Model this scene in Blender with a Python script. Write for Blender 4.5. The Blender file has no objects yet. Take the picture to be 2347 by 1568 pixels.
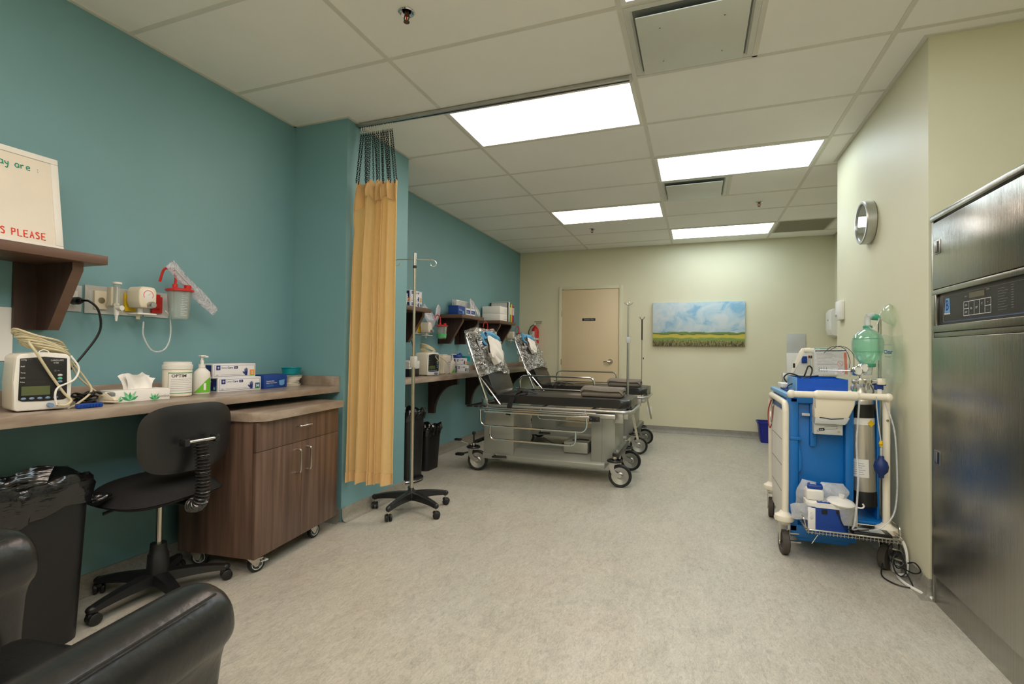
import bpy, bmesh, math, random
from mathutils import Matrix, Vector, Quaternion
random.seed(7)
SC = bpy.context.scene
COL = SC.collection
PI = math.pi
V = Vector
# ------------------------------------------------------------------ camera
IMW, IMH, F_PX = 2347, 1568, 1134.73
yaw, pitch, roll = 0.35652, 0.016093, 0.012341
EYE = V((0, 0, 1.155))
fwd = V((-math.sin(yaw)*math.cos(pitch), math.cos(yaw)*math.cos(pitch), math.sin(pitch)))
rgt0 = V((math.cos(yaw), math.sin(yaw), 0)); up0 = rgt0.cross(fwd)
rgt = rgt0*math.cos(roll) + up0*math.sin(roll)
upv = -rgt0*math.sin(roll) + up0*math.cos(roll)
cam_d = bpy.data.cameras.new('camera'); cam = bpy.data.objects.new('camera', cam_d); COL.objects.link(cam)
cam_d.sensor_width = 36; cam_d.lens = 36*F_PX/IMW; cam_d.clip_start = 0.02; cam_d.clip_end = 60
cam.matrix_world = Matrix(((rgt.x, upv.x, -fwd.x, EYE.x), (rgt.y, upv.y, -fwd.y, EYE.y), (rgt.z, upv.z, -fwd.z, EYE.z), (0, 0, 0, 1)))
SC.camera = cam
# ------------------------------------------------------------------ world and exposure
w = bpy.data.worlds.new('world'); SC.world = w; w.use_nodes = True
w.node_tree.nodes['Background'].inputs[0].default_value = (0.5, 0.5, 0.45, 1)
w.node_tree.nodes['Background'].inputs[1].default_value = 0.02
vs = SC.view_settings
vs.view_transform = 'Standard'; vs.look = 'None'; vs.gamma = 1; vs.use_curve_mapping = False
vs.exposure = 0.90
WARM_E, COOL_E = 5.1, 4.1            # emission strength of the ceiling light diffusers
WARM_C, COOL_C = (1.0, 0.82, 0.71), (0.86, 1.0, 1.08)
# ------------------------------------------------------------------ helpers
def lin(c):
    return tuple(((x/255)/12.92 if x/255 <= .04045 else ((x/255+.055)/1.055)**2.4) for x in c)
def mat(name, col, rough=.5, metal=0.0, var=0.0, vscale=8, bump=0.0, bscale=60, stretch=(1, 1, 1), coat=0.0, trans=0.0, spec=.5, emit=None, col2=None, aniso=0.0, sss=0):
    m = bpy.data.materials.new(name); m.use_nodes = True
    nt = m.node_tree; p = nt.nodes['Principled BSDF']
    c = lin(col) + (1,)
    p.inputs['Base Color'].default_value = c
    p.inputs['Roughness'].default_value = rough
    p.inputs['Metallic'].default_value = metal
    p.inputs['Coat Weight'].default_value = coat
    p.inputs['Specular IOR Level'].default_value = spec
    if trans: p.inputs['Transmission Weight'].default_value = trans
    if emit:
        p.inputs['Emission Color'].default_value = tuple(emit[0]) + (1,); p.inputs['Emission Strength'].default_value = emit[1]
    tc = nt.nodes.new('ShaderNodeTexCoord'); mp = nt.nodes.new('ShaderNodeMapping'); mp.inputs['Scale'].default_value = stretch
    nt.links.new(tc.outputs['Object'], mp.inputs[0])
    n = nt.nodes.new('ShaderNodeTexNoise'); n.inputs['Scale'].default_value = vscale; n.inputs['Detail'].default_value = 6
    nt.links.new(mp.outputs[0], n.inputs[0])
    mx = nt.nodes.new('ShaderNodeMix'); mx.data_type = 'RGBA'
    c2 = lin(col2) + (1,) if col2 else tuple(min(1, x*(1-(var or .04))) for x in c[:3]) + (1,)
    mx.inputs[6].default_value = c; mx.inputs[7].default_value = c2
    cr = nt.nodes.new('ShaderNodeMapRange'); cr.inputs[1].default_value = .35; cr.inputs[2].default_value = .65
    nt.links.new(n.outputs[0], cr.inputs[0]); nt.links.new(cr.outputs[0], mx.inputs[0])
    nt.links.new(mx.outputs[2], p.inputs['Base Color'])
    if bump:
        n2 = nt.nodes.new('ShaderNodeTexNoise'); n2.inputs['Scale'].default_value = bscale; n2.inputs['Detail'].default_value = 3
        nt.links.new(mp.outputs[0], n2.inputs[0])
        b = nt.nodes.new('ShaderNodeBump'); b.inputs['Strength'].default_value = bump; b.inputs['Distance'].default_value = .01
        nt.links.new(n2.outputs[0], b.inputs['Height']); nt.links.new(b.outputs[0], p.inputs['Normal'])
    return m
def clear(name, tint=(225, 235, 230), body=.18, rough=.08, bump=0.0, bscale=30, gloss=.35, gmin=.03):
    """thin see-through plastic: mostly transparent, a little white body, a glossy skin"""
    m = bpy.data.materials.new(name); m.use_nodes = True; nt = m.node_tree; nt.nodes.clear()
    o = nt.nodes.new('ShaderNodeOutputMaterial'); tr = nt.nodes.new('ShaderNodeBsdfTransparent'); tr.inputs[0].default_value = lin(tint) + (1,)
    df = nt.nodes.new('ShaderNodeBsdfDiffuse'); df.inputs[0].default_value = lin(tint) + (1,)
    gl = nt.nodes.new('ShaderNodeBsdfGlossy'); gl.inputs['Roughness'].default_value = rough
    lw = nt.nodes.new('ShaderNodeLayerWeight'); lw.inputs[0].default_value = gloss
    a = nt.nodes.new('ShaderNodeMixShader'); b = nt.nodes.new('ShaderNodeMixShader'); a.inputs[0].default_value = body
    nt.links.new(tr.outputs[0], a.inputs[1]); nt.links.new(df.outputs[0], a.inputs[2])
    mr_ = nt.nodes.new('ShaderNodeMapRange'); mr_.inputs[3].default_value = gmin; mr_.inputs[4].default_value = .75; nt.links.new(lw.outputs['Facing'], mr_.inputs[0]); nt.links.new(mr_.outputs[0], b.inputs[0]); nt.links.new(a.outputs[0], b.inputs[1]); nt.links.new(gl.outputs[0], b.inputs[2])
    nt.links.new(b.outputs[0], o.inputs[0])
    if bump:
        tc = nt.nodes.new('ShaderNodeTexCoord'); n = nt.nodes.new('ShaderNodeTexNoise'); n.inputs['Scale'].default_value = bscale
        n.inputs['Distortion'].default_value = 1.5
        nt.links.new(tc.outputs['Object'], n.inputs[0])
        bp = nt.nodes.new('ShaderNodeBump'); bp.inputs['Strength'].default_value = bump; bp.inputs['Distance'].default_value = .02
        nt.links.new(n.outputs[0], bp.inputs['Height'])
        for s in (gl, lw, df): nt.links.new(bp.outputs[0], s.inputs['Normal'])
    return m
def frame(o, x, y):
    """matrix with origin o, x axis x, y axis y, z = x cross y"""
    x = V(x).normalized(); y = V(y); y = (y - x*y.dot(x)).normalized(); z = x.cross(y)
    return Matrix(((x.x, y.x, z.x, o[0]), (x.y, y.y, z.y, o[1]), (x.z, y.z, z.z, o[2]), (0, 0, 0, 1)))
def catmull(P, k=6, closed=False):
    P = [V(p) for p in P]; n = len(P); out = []
    rng = n if closed else n-1
    for i in range(rng):
        p1, p2 = P[i], P[(i+1) % n]
        p0 = P[(i-1) % n] if (closed or i > 0) else p1*2-p2
        p3 = P[(i+2) % n] if (closed or i < n-2) else p2*2-p1
        for j in range(k):
            t = j/k
            out.append(.5*((2*p1)+(p2-p0)*t+(2*p0-5*p1+4*p2-p3)*t*t+(3*p1-p0-3*p2+p3)*t**3))
    if not closed: out.append(P[-1])
    return out
def rounded(P, r, k=5, closed=False):
    """polyline with rounded corners"""
    P = [V(p) for p in P]; n = len(P); out = []
    for i in range(n):
        if not closed and i in (0, n-1): out.append(P[i]); continue
        a, b, c = P[i-1], P[i], P[(i+1) % n]
        d1 = a-b; d2 = c-b; q = min(r, d1.length*.49, d2.length*.49)
        s = b+d1.normalized()*q; e = b+d2.normalized()*q
        for j in range(k+1):
            t = j/k; out.append(s*(1-t)**2+b*2*t*(1-t)+e*t*t)
    return out
class B:
    def __init__(s): s.v = []; s.f = []; s.m = []; s.mats = []; s.X = None
    def add(s, vs, fs, mt):
        if mt not in s.mats: s.mats.append(mt)
        k = s.mats.index(mt); o = len(s.v)
        if s.X is not None: vs = [s.X @ V(v) for v in vs]
        s.v += [tuple(v) for v in vs]; s.f += [tuple(i+o for i in f) for f in fs]; s.m += [k]*len(fs)
        return s
    def bm(s, b, mt, M=None):
        b.verts.index_update()
        vs = [(M @ v.co) if M else v.co.copy() for v in b.verts]
        s.add(vs, [[v.index for v in f.verts] for f in b.faces], mt); b.free(); return s
    def box(s, x0, x1, y0, y1, z0, z1, mt, bev=0.0, seg=2, M=None):
        b = bmesh.new(); bmesh.ops.create_cube(b, size=1)
        for v in b.verts: v.co = V((x0+(x1-x0)*(v.co.x+.5), y0+(y1-y0)*(v.co.y+.5), z0+(z1-z0)*(v.co.z+.5)))
        if bev: bmesh.ops.bevel(b, geom=list(b.edges), offset=bev, segments=seg, profile=.5, affect='EDGES')
        return s.bm(b, mt, M)
    def cyl(s, p0, p1, r, mt, r1=None, n=16, cap=True):
        p0 = V(p0); p1 = V(p1); r1 = r if r1 is None else r1
        q = (p1-p0).to_track_quat('Z', 'Y'); vs = []; fs = []
        for p, rr in ((p0, r), (p1, r1)):
            for i in range(n):
                a = 2*PI*i/n; vs.append(p+q @ V((rr*math.cos(a), rr*math.sin(a), 0)))
        for i in range(n): j = (i+1) % n; fs.append((i, j, n+j, n+i))
        if cap: fs.append(tuple(range(n-1, -1, -1))); fs.append(tuple(range(n, 2*n)))
        return s.add(vs, fs, mt)
    def tube(s, P, r, mt, n=8, closed=False, rf=None):
        P = [V(p) for p in P]; P = [p for i, p in enumerate(P) if i == 0 or (p-P[i-1]).length > 1e-6]
        m = len(P); vs = []; fs = []; nrm = None; pt = None
        for i, p in enumerate(P):
            a = P[(i-1) % m] if (closed or i > 0) else p; c = P[(i+1) % m] if (closed or i < m-1) else p
            t = (c-a).normalized()
            if nrm is None: nrm = t.orthogonal().normalized()
            else:
                nrm = pt.rotation_difference(t) @ nrm; nrm = (nrm-t*nrm.dot(t)).normalized()
            pt = t; bn = t.cross(nrm); rr = rf(i/(m-1)) if rf else r
            for j in range(n):
                an = 2*PI*j/n; vs.append(p+nrm*rr*math.cos(an)+bn*rr*math.sin(an))
        for i in range(m if closed else m-1):
            for j in range(n):
                a = i*n+j; b2 = i*n+(j+1) % n; c = ((i+1) % m)*n+(j+1) % n; d = ((i+1) % m)*n+j
                fs.append((a, b2, c, d))
        if not closed: fs.append(tuple(range(n-1, -1, -1))); fs.append(tuple((m-1)*n+j for j in range(n)))
        return s.add(vs, fs, mt)
    def lathe(s, prof, mt, M=None, n=24, o=(0, 0, 0), axis=(0, 0, 1), cap=True, arc=2*PI):
        if M is None:
            q = V(axis).to_track_quat('Z', 'Y').to_matrix().to_4x4(); M = Matrix.Translation(V(o)) @ q
        vs = []; fs = []; k = len(prof)
        for i in range(n):
            a = arc*i/n; vs += [M @ V((r*math.cos(a), r*math.sin(a), z)) for r, z in prof]
        for i in range(n):
            for j in range(k-1):
                a = i*k+j; b2 = ((i+1) % n)*k+j; fs.append((a, b2, b2+1, a+1))
        if cap:
            if prof[0][0] > 1e-5: fs.append(tuple(i*k for i in range(n-1, -1, -1)))
            if prof[-1][0] > 1e-5: fs.append(tuple(i*k+k-1 for i in range(n)))
        return s.add(vs, fs, mt)
    def prism(s, poly, h0, h1, mt, M=None, bev=0.0):
        """polygon in the local xy plane extruded from z=h0 to z=h1"""
        b = bmesh.new(); lo = [b.verts.new((x, y, h0)) for x, y in poly]; hi = [b.verts.new((x, y, h1)) for x, y in poly]
        n = len(poly); b.faces.new(lo[::-1]); b.faces.new(hi)
        for i in range(n): j = (i+1) % n; b.faces.new((lo[i], lo[j], hi[j], hi[i]))
        if bev: bmesh.ops.bevel(b, geom=list(b.edges), offset=bev, segments=3, profile=.5, affect='EDGES')
        return s.bm(b, mt, M)
    def sph(s, c, r, mt, n=16, M=None):
        r = (r, r, r) if not hasattr(r, '__len__') else r
        b = bmesh.new(); bmesh.ops.create_uvsphere(b, u_segments=n, v_segments=max(6, n//2), radius=1)
        for v in b.verts: v.co = V((v.co.x*r[0]+c[0], v.co.y*r[1]+c[1], v.co.z*r[2]+c[2]))
        return s.bm(b, mt, M)
    def torus(s, c, R, r, mt, axis=(0, 0, 1), n=20, k=8, sx=1.0):
        q = V(axis).to_track_quat('Z', 'Y')
        return s.tube([V(c)+q @ V((R*math.cos(2*PI*i/n)*sx, R*math.sin(2*PI*i/n), 0)) for i in range(n)], r, mt, n=k, closed=True)
    def grid(s, fn, nu, nv, mt, thick=0.0):
        vs = [V(fn(i/nu, j/nv)) for j in range(nv+1) for i in range(nu+1)]; w_ = nu+1
        fs = [(j*w_+i, j*w_+i+1, (j+1)*w_+i+1, (j+1)*w_+i) for j in range(nv) for i in range(nu)]
        if thick:
            N = [V((0, 0, 0)) for _ in vs]
            for f in fs:
                nn = (vs[f[1]]-vs[f[0]]).cross(vs[f[3]]-vs[f[0]])
                for i in f: N[i] += nn
            k = len(vs); back = [v-nn.normalized()*thick for v, nn in zip(vs, N)]
            fb = [tuple(i+k for i in f[::-1]) for f in fs]
            rim = [j*w_ for j in range(nv, 0, -1)] + [i for i in range(nu)] + [j*w_+nu for j in range(nv)] + [nv*w_+i for i in range(nu, 0, -1)]
            L = len(rim); side = [(rim[i], rim[(i+1) % L], rim[(i+1) % L]+k, rim[i]+k) for i in range(L)]
            side = [f[::-1] for f in side]
            vs = vs+back; fs = fs+fb+side
        return s.add(vs, fs, mt)
    def text(s, body, size, mt, M, align='LEFT', sx=1.0, bold=0.0):
        cu = bpy.data.curves.new('t', 'FONT'); cu.body = body; cu.size = size; cu.align_x = align; cu.offset = bold; cu.resolution_u = 2
        ob_ = bpy.data.objects.new('t', cu); me = bpy.data.meshes.new_from_object(ob_)
        vs = [M @ V((v.co.x*sx, v.co.y, v.co.z+.0006)) for v in me.vertices]; fs = [tuple(p.vertices) for p in me.polygons]
        bpy.data.objects.remove(ob_); bpy.data.curves.remove(cu); bpy.data.meshes.remove(me)
        return s.add(vs, fs, mt) if fs else s
    def rect(s, x0, x1, y0, y1, mt, M, h=.0004):
        return s.add([M @ V((x0, y0, h)), M @ V((x1, y0, h)), M @ V((x1, y1, h)), M @ V((x0, y1, h))], [(0, 1, 2, 3)], mt)
def root_of(o):
    while o.parent: o = o.parent
    return o
def ob(name, b, parent=None, world=False, flat=False, label=None):
    me = bpy.data.meshes.new(name); vs_ = b.v
    if world and parent is not None:
        inv = (Matrix.Translation(root_of(parent).location) @ root_of(parent).rotation_euler.to_matrix().to_4x4()).inverted()
        vs_ = [tuple(inv @ V(v)) for v in vs_]
    me.from_pydata(vs_, [], b.f)
    for m in b.mats: me.materials.append(m)
    me.polygons.foreach_set('material_index', b.m); me.update()
    bm_ = bmesh.new(); bm_.from_mesh(me); bmesh.ops.recalc_face_normals(bm_, faces=bm_.faces) if not flat else None; bm_.to_mesh(me); bm_.free()
    if not flat:
        me.polygons.foreach_set('use_smooth', [True]*len(me.polygons)); me.set_sharp_from_angle(angle=math.radians(38))
    o = bpy.data.objects.new(name, me); COL.objects.link(o)
    if parent: o.parent = parent
    if label: o['label'] = label
    return o
def thing(name, label, cat, loc=(0, 0, 0), rz=0.0, group=None):
    o = bpy.data.objects.new(name, None); COL.objects.link(o); o.location = loc; o.rotation_euler = (0, 0, rz); o.empty_display_size = .1
    o['label'] = label; o['category'] = cat
    if group: o['group'] = group
    return o
def solo(name, b, label, cat, loc=(0, 0, 0), rz=0.0, group=None, world=False):
    """a thing that is one mesh; with world=True the builder holds world coordinates"""
    if world:
        L = V(loc); b.v = [tuple(V(v)-L) for v in b.v]
    o = ob(name, b); o.location = loc; o.rotation_euler = (0, 0, rz); o['label'] = label; o['category'] = cat
    if group: o['group'] = group
    return o
def struct(name, b, parent=None):
    o = ob(name, b, parent)
    if not parent: o['kind'] = 'structure'
    return o
def dup(o, loc=None, rz=None, label=None, parent=None):
    c = o.copy(); COL.objects.link(c)
    if parent: c.parent = parent
    for ch in list(o.children): dup(ch, parent=c)
    if loc is not None: c.location = loc
    if rz is not None: c.rotation_euler = (0, 0, rz)
    if label: c['label'] = label
    return c
# ------------------------------------------------------------------ materials
m_teal = mat('teal_paint', (119, 163, 168), .5, var=.05, vscale=2.5, bump=.03, bscale=220)
m_beige = mat('beige_paint', (222, 218, 188), .5, var=.04, vscale=2, bump=.03, bscale=220)
m_doorp = mat('door_paint', (224, 204, 166), .42, var=.03, vscale=2)
m_ceil = mat('ceiling_tile', (248, 246, 238), .85, var=.05, vscale=1.2, bump=.05, bscale=300)
m_tee = mat('ceiling_tee', (222, 219, 206), .5)
m_white = mat('white_plastic', (235, 233, 225), .38)
m_cream = mat('cream_plastic', (232, 222, 198), .38)
m_cream2 = mat('cream_enamel', (238, 230, 210), .3)
m_black = mat('black_plastic', (22, 22, 23), .42, var=.2)
m_black2 = mat('black_satin', (34, 34, 35), .32, var=.2)
m_rub = mat('black_rubber', (22, 22, 21), .5)
m_grey = mat('grey_plastic', (128, 130, 130), .4)
m_ltgrey = mat('light_grey_plastic', (196, 198, 194), .4)
m_chrome = mat('chrome', (215, 215, 212), .13, 1.0)
m_steel = mat('brushed_steel', (172, 170, 162), .2, 1.0, var=.10, vscale=2, bump=.12, bscale=9, stretch=(1, 60, .8))
m_alu = mat('satin_aluminium', (188, 188, 184), .34, 1.0, var=.1)
m_nick = mat('nickel', (200, 196, 186), .22, 1.0)
m_wood = mat('dark_wood_laminate', (112, 88, 74), .38, var=0, vscale=3.2, col2=(82, 62, 52), stretch=(9, 9, .5), bump=.02, bscale=30)
m_wood2 = mat('espresso_laminate', (66, 46, 38), .45, var=0, vscale=4, col2=(48, 33, 27), stretch=(8, 8, .6))
m_wedge = mat('wood_edge_banding', (104, 78, 63), .4, var=.15, stretch=(1, .4, 8))
m_counter = mat('counter_laminate', (172, 156, 140), .3, var=0, vscale=7, col2=(138, 121, 105), stretch=(2, .7, 2))
m_leather = mat('black_leather', (26, 26, 26), .3, var=.25, vscale=30, bump=.12, bscale=45, spec=.7)
m_vinyl = mat('black_vinyl', (32, 31, 31), .33, var=.2, vscale=6, bump=.12, bscale=10, spec=.6)
m_fabric = mat('charcoal_fabric', (30, 29, 30), .9, var=.3, vscale=80, bump=.1, bscale=400)
m_curt = mat('tan_curtain_fabric', (248, 220, 166), .75, var=.05, vscale=40, bump=.05, bscale=500)
def translucent(m, col, fac):
    nt = m.node_tree; o = nt.nodes['Material Output']; p = nt.nodes['Principled BSDF']
    t_ = nt.nodes.new('ShaderNodeBsdfTranslucent'); t_.inputs[0].default_value = lin(col) + (1,); x = nt.nodes.new('ShaderNodeMixShader'); x.inputs[0].default_value = fac
    nt.links.new(p.outputs[0], x.inputs[1]); nt.links.new(t_.outputs[0], x.inputs[2]); nt.links.new(x.outputs[0], o.inputs[0])
translucent(m_curt, (255, 240, 200), .55)
m_hem = mat('curtain_hem_fabric', (222, 184, 126), .8, var=.05)
m_blank = mat('taupe_blanket', (128, 120, 108), .92, var=.1, vscale=90, bump=.2, bscale=300)
m_bag = mat('black_bin_liner', (20, 20, 22), .16, var=.2, bump=.5, bscale=16, spec=.8, stretch=(.5, .5, 2.2))
m_red = mat('red_plastic', (200, 36, 30), .35)
m_dred = mat('dark_red_plastic', (150, 26, 24), .4)
m_yel = mat('yellow_plastic', (228, 190, 20), .4)
m_grn = mat('green_label', (92, 196, 120), .5)
m_teal2 = mat('turquoise_plastic', (0, 142, 152), .35)
m_blue = mat('cart_blue', (10, 112, 190), .38, var=.05)
m_lblue = mat('pale_blue_plastic', (104, 164, 214), .4)
m_dblue = mat('deep_blue_plastic', (8, 62, 150), .38)
m_navy = mat('navy_print', (24, 46, 122), .45)
m_binb = mat('recycling_blue', (10, 30, 140), .4)
m_card = mat('white_carton', (232, 232, 234), .55)
m_cardb = mat('blue_carton', (22, 66, 146), .5)
m_orange = mat('orange_print', (240, 150, 60), .5)
m_teala = mat('teal_print', (12, 96, 140), .5)
m_lime = mat('lime_print', (110, 190, 50), .5)
m_paper = mat('paper', (240, 238, 232), .8, var=.03)
m_board = mat('whiteboard_skin', (232, 224, 208), .22)
m_ink = mat('black_ink', (30, 30, 32), .5)
m_inkg = mat('grey_ink', (120, 120, 122), .5)
m_inkgr = mat('green_marker', (20, 150, 120), .5)
m_inkr = mat('red_marker', (226, 60, 30), .5)
m_wink = mat('white_ink', (225, 225, 225), .5)
m_lcd = mat('lcd_glass', (88, 98, 62), .2)
m_gauge = mat('gauge_face', (236, 234, 228), .4)
m_btn = mat('blue_grey_button', (118, 146, 178), .4)
m_btng = mat('green_button', (96, 190, 150), .4)
m_cable = mat('cream_cable', (206, 196, 160), .45)
m_clear = clear('clear_plastic', (244, 248, 246), .16, .06, gloss=.25)
m_clearw = clear('frosted_plastic', (246, 248, 248), .36, .2, bump=.4, bscale=25, gloss=.25)
m_wrap = clear('crinkled_clear_wrap', (236, 238, 234), .05, .06, bump=1.0, bscale=26, gloss=.62, gmin=.22)
m_pouch = clear('clear_pouch', (244, 244, 250), .42, .1, bump=.7, bscale=40, gloss=.4)
m_gbag = clear('green_tinted_silicone', (196, 240, 222), .24, .08, gloss=.3)
m_gbag2 = mat('green_silicone', (70, 160, 130), .3)
m_mist = clear('pale_green_film', (238, 246, 236), .14, .12, gloss=.15)
m_btray = clear('blue_acrylic', (30, 120, 235), .55, .1, gloss=.4)
m_diaper = mat('white_nonwoven', (232, 228, 218), .85, var=.04, bump=.1, bscale=40)
m_sky = mat('blue_edging', (96, 170, 214), .6, var=.2)
# floor: mottled sheet linoleum, streaks running along the room
def floor_mat(name, dark=1.0):
    m = bpy.data.materials.new(name); m.use_nodes = True; nt = m.node_tree; p = nt.nodes['Principled BSDF']
    tc = nt.nodes.new('ShaderNodeTexCoord')
    def noise(sc, st, det=8, rg=.6, dist=0):
        mp = nt.nodes.new('ShaderNodeMapping'); mp.inputs['Scale'].default_value = st
        nt.links.new(tc.outputs['Object'], mp.inputs[0]); n = nt.nodes.new('ShaderNodeTexNoise')
        n.inputs['Scale'].default_value = sc; n.inputs['Detail'].default_value = det; n.inputs['Roughness'].default_value = rg; n.inputs['Distortion'].default_value = dist
        nt.links.new(mp.outputs[0], n.inputs[0]); return n
    def ramp(src, stops):
        r = nt.nodes.new('ShaderNodeValToRGB'); nt.links.new(src.outputs[0], r.inputs[0])
        for i, (q, c) in enumerate(stops):
            e = r.color_ramp.elements[i] if i < 2 else r.color_ramp.elements.new(q)
            e.position = q; e.color = tuple(x*dark*k_ for x, k_ in zip(lin(c), (.78, .79, .80))) + (1,)
        return r
    def mix(a, b_, fac, mode='MIX'):
        x = nt.nodes.new('ShaderNodeMix'); x.data_type = 'RGBA'; x.blend_type = mode
        nt.links.new(a, x.inputs[6]); nt.links.new(b_, x.inputs[7])
        if isinstance(fac, float): x.inputs[0].default_value = fac
        else: nt.links.new(fac, x.inputs[0])
        return x.outputs[2]
    big = ramp(noise(2.6, (1.6, .7, 1), 7, .62, .6), [(.34, (188, 180, 162)), (.68, (216, 210, 194)), (.5, (204, 198, 180))])
    mid = ramp(noise(11, (1.5, .6, 1), 8, .7, 1.2), [(.36, (112, 106, 94)), (.55, (204, 196, 176)), (.7, (226, 220, 204))])
    fine = ramp(noise(70, (1.3, .5, 1), 5, .7, 1.5), [(.3, (84, 80, 72)), (.52, (200, 192, 174)), (.75, (244, 240, 228))])
    tint = ramp(noise(1.7, (1, 1, 1), 4, .6, .5), [(.38, (232, 222, 204)), (.62, (214, 220, 208))])
    c = mix(big.outputs[0], mid.outputs[0], .36); c = mix(c, fine.outputs[0], .42); c = mix(c, tint.outputs[0], .15)
    nt.links.new(c, p.inputs['Base Color'])
    p.inputs['Roughness'].default_value = .42
    rr = noise(5, (1, 1, 1)); mr = nt.nodes.new('ShaderNodeMapRange'); mr.inputs[3].default_value = .32; mr.inputs[4].default_value = .52
    nt.links.new(rr.outputs[0], mr.inputs[0]); nt.links.new(mr.outputs[0], p.inputs['Roughness'])
    return m
m_floor = floor_mat('mottled_linoleum'); m_cove = floor_mat('cove_linoleum', .6)
# ------------------------------------------------------------------ room shell
XL, XP, XR, XN, XA = -2.65, -2.2, 1.045, 1.95, 1.67       # left wall, pier face, right wall, niche wall, far alcove wall
YB, YF, ZC = 7.445, -2.6, 2.70
YP0, YP1, YN, YE = 2.70, 3.45, 2.925, 4.573               # pier, niche face, end of the right wall
struct('floor', B().box(XL-.3, XN+.3, YF-.3, YB+.3, -.12, 0, m_floor))
struct('ceiling', B().box(XL-.3, XN+.3, YF-.3, YB+.3, ZC, ZC+.12, m_ceil))
struct('wall_left', B().box(XL-.15, XL, YF-.15, YB+.15, 0, ZC, m_teal))
struct('wall_pier', B().box(XL, XP, YP0, YP1, 0, ZC, m_teal))
struct('wall_back', B().box(XL, XN+.15, YB, YB+.15, 0, ZC, m_beige))
struct('wall_right', B().box(XR, XN, YN, YE, 0, ZC, m_beige))
struct('wall_alcove', B().box(XA, XN, YE, YB, 0, ZC, m_beige))
struct('wall_niche', B().box(XN, XN+.15, YF-.15, YB, 0, ZC, m_beige))
struct('wall_front', B().box(XL, XN, YF-.15, YF, 0, ZC, m_beige))
def skirt(name, P, h=.09):
    """cove skirting following a wall line, P = floor polyline, the room on its left"""
    b = B(); prof = [(0, h), (.006, h), (.008, h-.012), (.009, .045), (.014, .02), (.026, .006), (.045, .0)]
    n = len(P); vs = []
    for i in range(n):
        d1 = (V(P[i])-V(P[i-1])).normalized() if i else (V(P[1])-V(P[0])).normalized()
        d2 = (V(P[i+1])-V(P[i])).normalized() if i < n-1 else d1
        n1 = V((-d1.y, d1.x)); n2 = V((-d2.y, d2.x)); nn = (n1+n2); nn = nn/max(.3, nn.length_squared)*2
        for o_, z in prof: vs.append((P[i][0]+nn.x*o_, P[i][1]+nn.y*o_, z+.0005))
    k = len(prof); fs = [(i*k+j, (i+1)*k+j, (i+1)*k+j+1, i*k+j+1) for i in range(n-1) for j in range(k-1)]
    b.add(vs, fs, m_cove); return struct(name, b)
skirt('baseboard_left', [(XP, YP0), (XL, YP0), (XL, YF)])
skirt('baseboard_pier', [(XL, YP1), (XP, YP1), (XP, YP0)])
skirt('baseboard_alcove', [(XL, YB), (XL, YP1)])
skirt('baseboard_back', [(XA, YB), (-1.03, YB)]); skirt('baseboard_back_left', [(-2.0, YB), (XL, YB)])
skirt('baseboard_right', [(XN, YN), (XR, YN), (XR, YE), (XA, YE), (XA, YB)])
# suspended ceiling grid
GX0, GY0, TX, TY = -1.553, 2.830, 1.2192, .6096
b = B()
for i in range(-1, 4):
    x = GX0+i*TX
    if XL < x < XN: b.box(x-.012, x+.012, YF, YB, ZC-.003, ZC+.001, m_tee)
for j in range(-9, 8):
    y = GY0+j*TY
    b.box(XL, XN, y-.012, y+.012, ZC-.0028, ZC+.001, m_tee)
b.box(GX0+2*TX+TY-.012, GX0+2*TX+TY+.012, GY0+6*TY, GY0+7*TY, ZC-.0028, ZC+.001, m_tee)
b.box(GX0+TX+TY-.012, GX0+TX+TY+.012, GY0-TY, GY0, ZC-.0028, ZC+.001, m_tee)
b.box(GX0+TX+TY-.012, GX0+TX+TY+.012, GY0+3*TY, GY0+4*TY, ZC-.0028, ZC+.001, m_tee)
struct('trim_1', b)
b = B()
for x0, x1, y0, y1 in ((XL, XL+.02, YF, YP0), (XL, XP, YP0-.02, YP0), (XP, XP+.02, YP0-.02, YP1+.02), (XL, XP, YP1, YP1+.02), (XL, XL+.02, YP1, YB),
                       (XL, XA, YB-.02, YB), (XR-.02, XR, YN-.02, YE+.02), (XR, XN, YN-.02, YN), (XR, XA, YE, YE+.02), (XA-.02, XA, YE, YB)):
    b.box(x0, x1, y0, y1, ZC-.004, ZC, m_tee)
struct('trim_2', b)
# ceiling lights: 2x4 foot lay-in troffers
def diff_mat(name, col, e):
    m = mat(name, (250, 248, 246), .4); p = m.node_tree.nodes['Principled BSDF']
    p.inputs['Emission Color'].default_value = col + (1,); p.inputs['Emission Strength'].default_value = e; return m
m_dw = diff_mat('warm_light_diffuser', WARM_C, WARM_E); m_dc = diff_mat('cool_light_diffuser', COOL_C, COOL_E)
def light(col, row, mt, label):
    x0 = GX0+col*TX+.012; x1 = x0+TX-.024; y0 = GY0+row*TY+.012; y1 = y0+TY-.024
    t = thing('ceiling_light', label, 'light', ((x0+x1)/2, (y0+y1)/2, ZC-.006), 0, 'ceiling light panels')
    hx, hy = (x1-x0)/2, (y1-y0)/2; f = .022; b = B()
    for a0, a1, c0, c1 in ((-hx, hx, -hy, -hy+f), (-hx, hx, hy-f, hy), (-hx, -hx+f, -hy+f, hy-f), (hx-f, hx, -hy+f, hy-f)): b.box(a0, a1, c0, c1, -.002, .006, m_white)
    ob('frame', b, t)
    ob('diffuser', B().box(-hx+f, hx-f, -hy+f, hy-f, .001, .005, mt), t)
light(0, 0, m_dw, 'large ceiling light panel beside the curtain track, nearest fully visible one')
light(1, 2, m_dc, 'ceiling light panel just in front of the smaller square air diffuser')
light(0, 4, m_dw, 'ceiling light panel over the two stretchers')
light(1, 6, m_dc, 'farthest ceiling light panel, beside the grey return grille')
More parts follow.
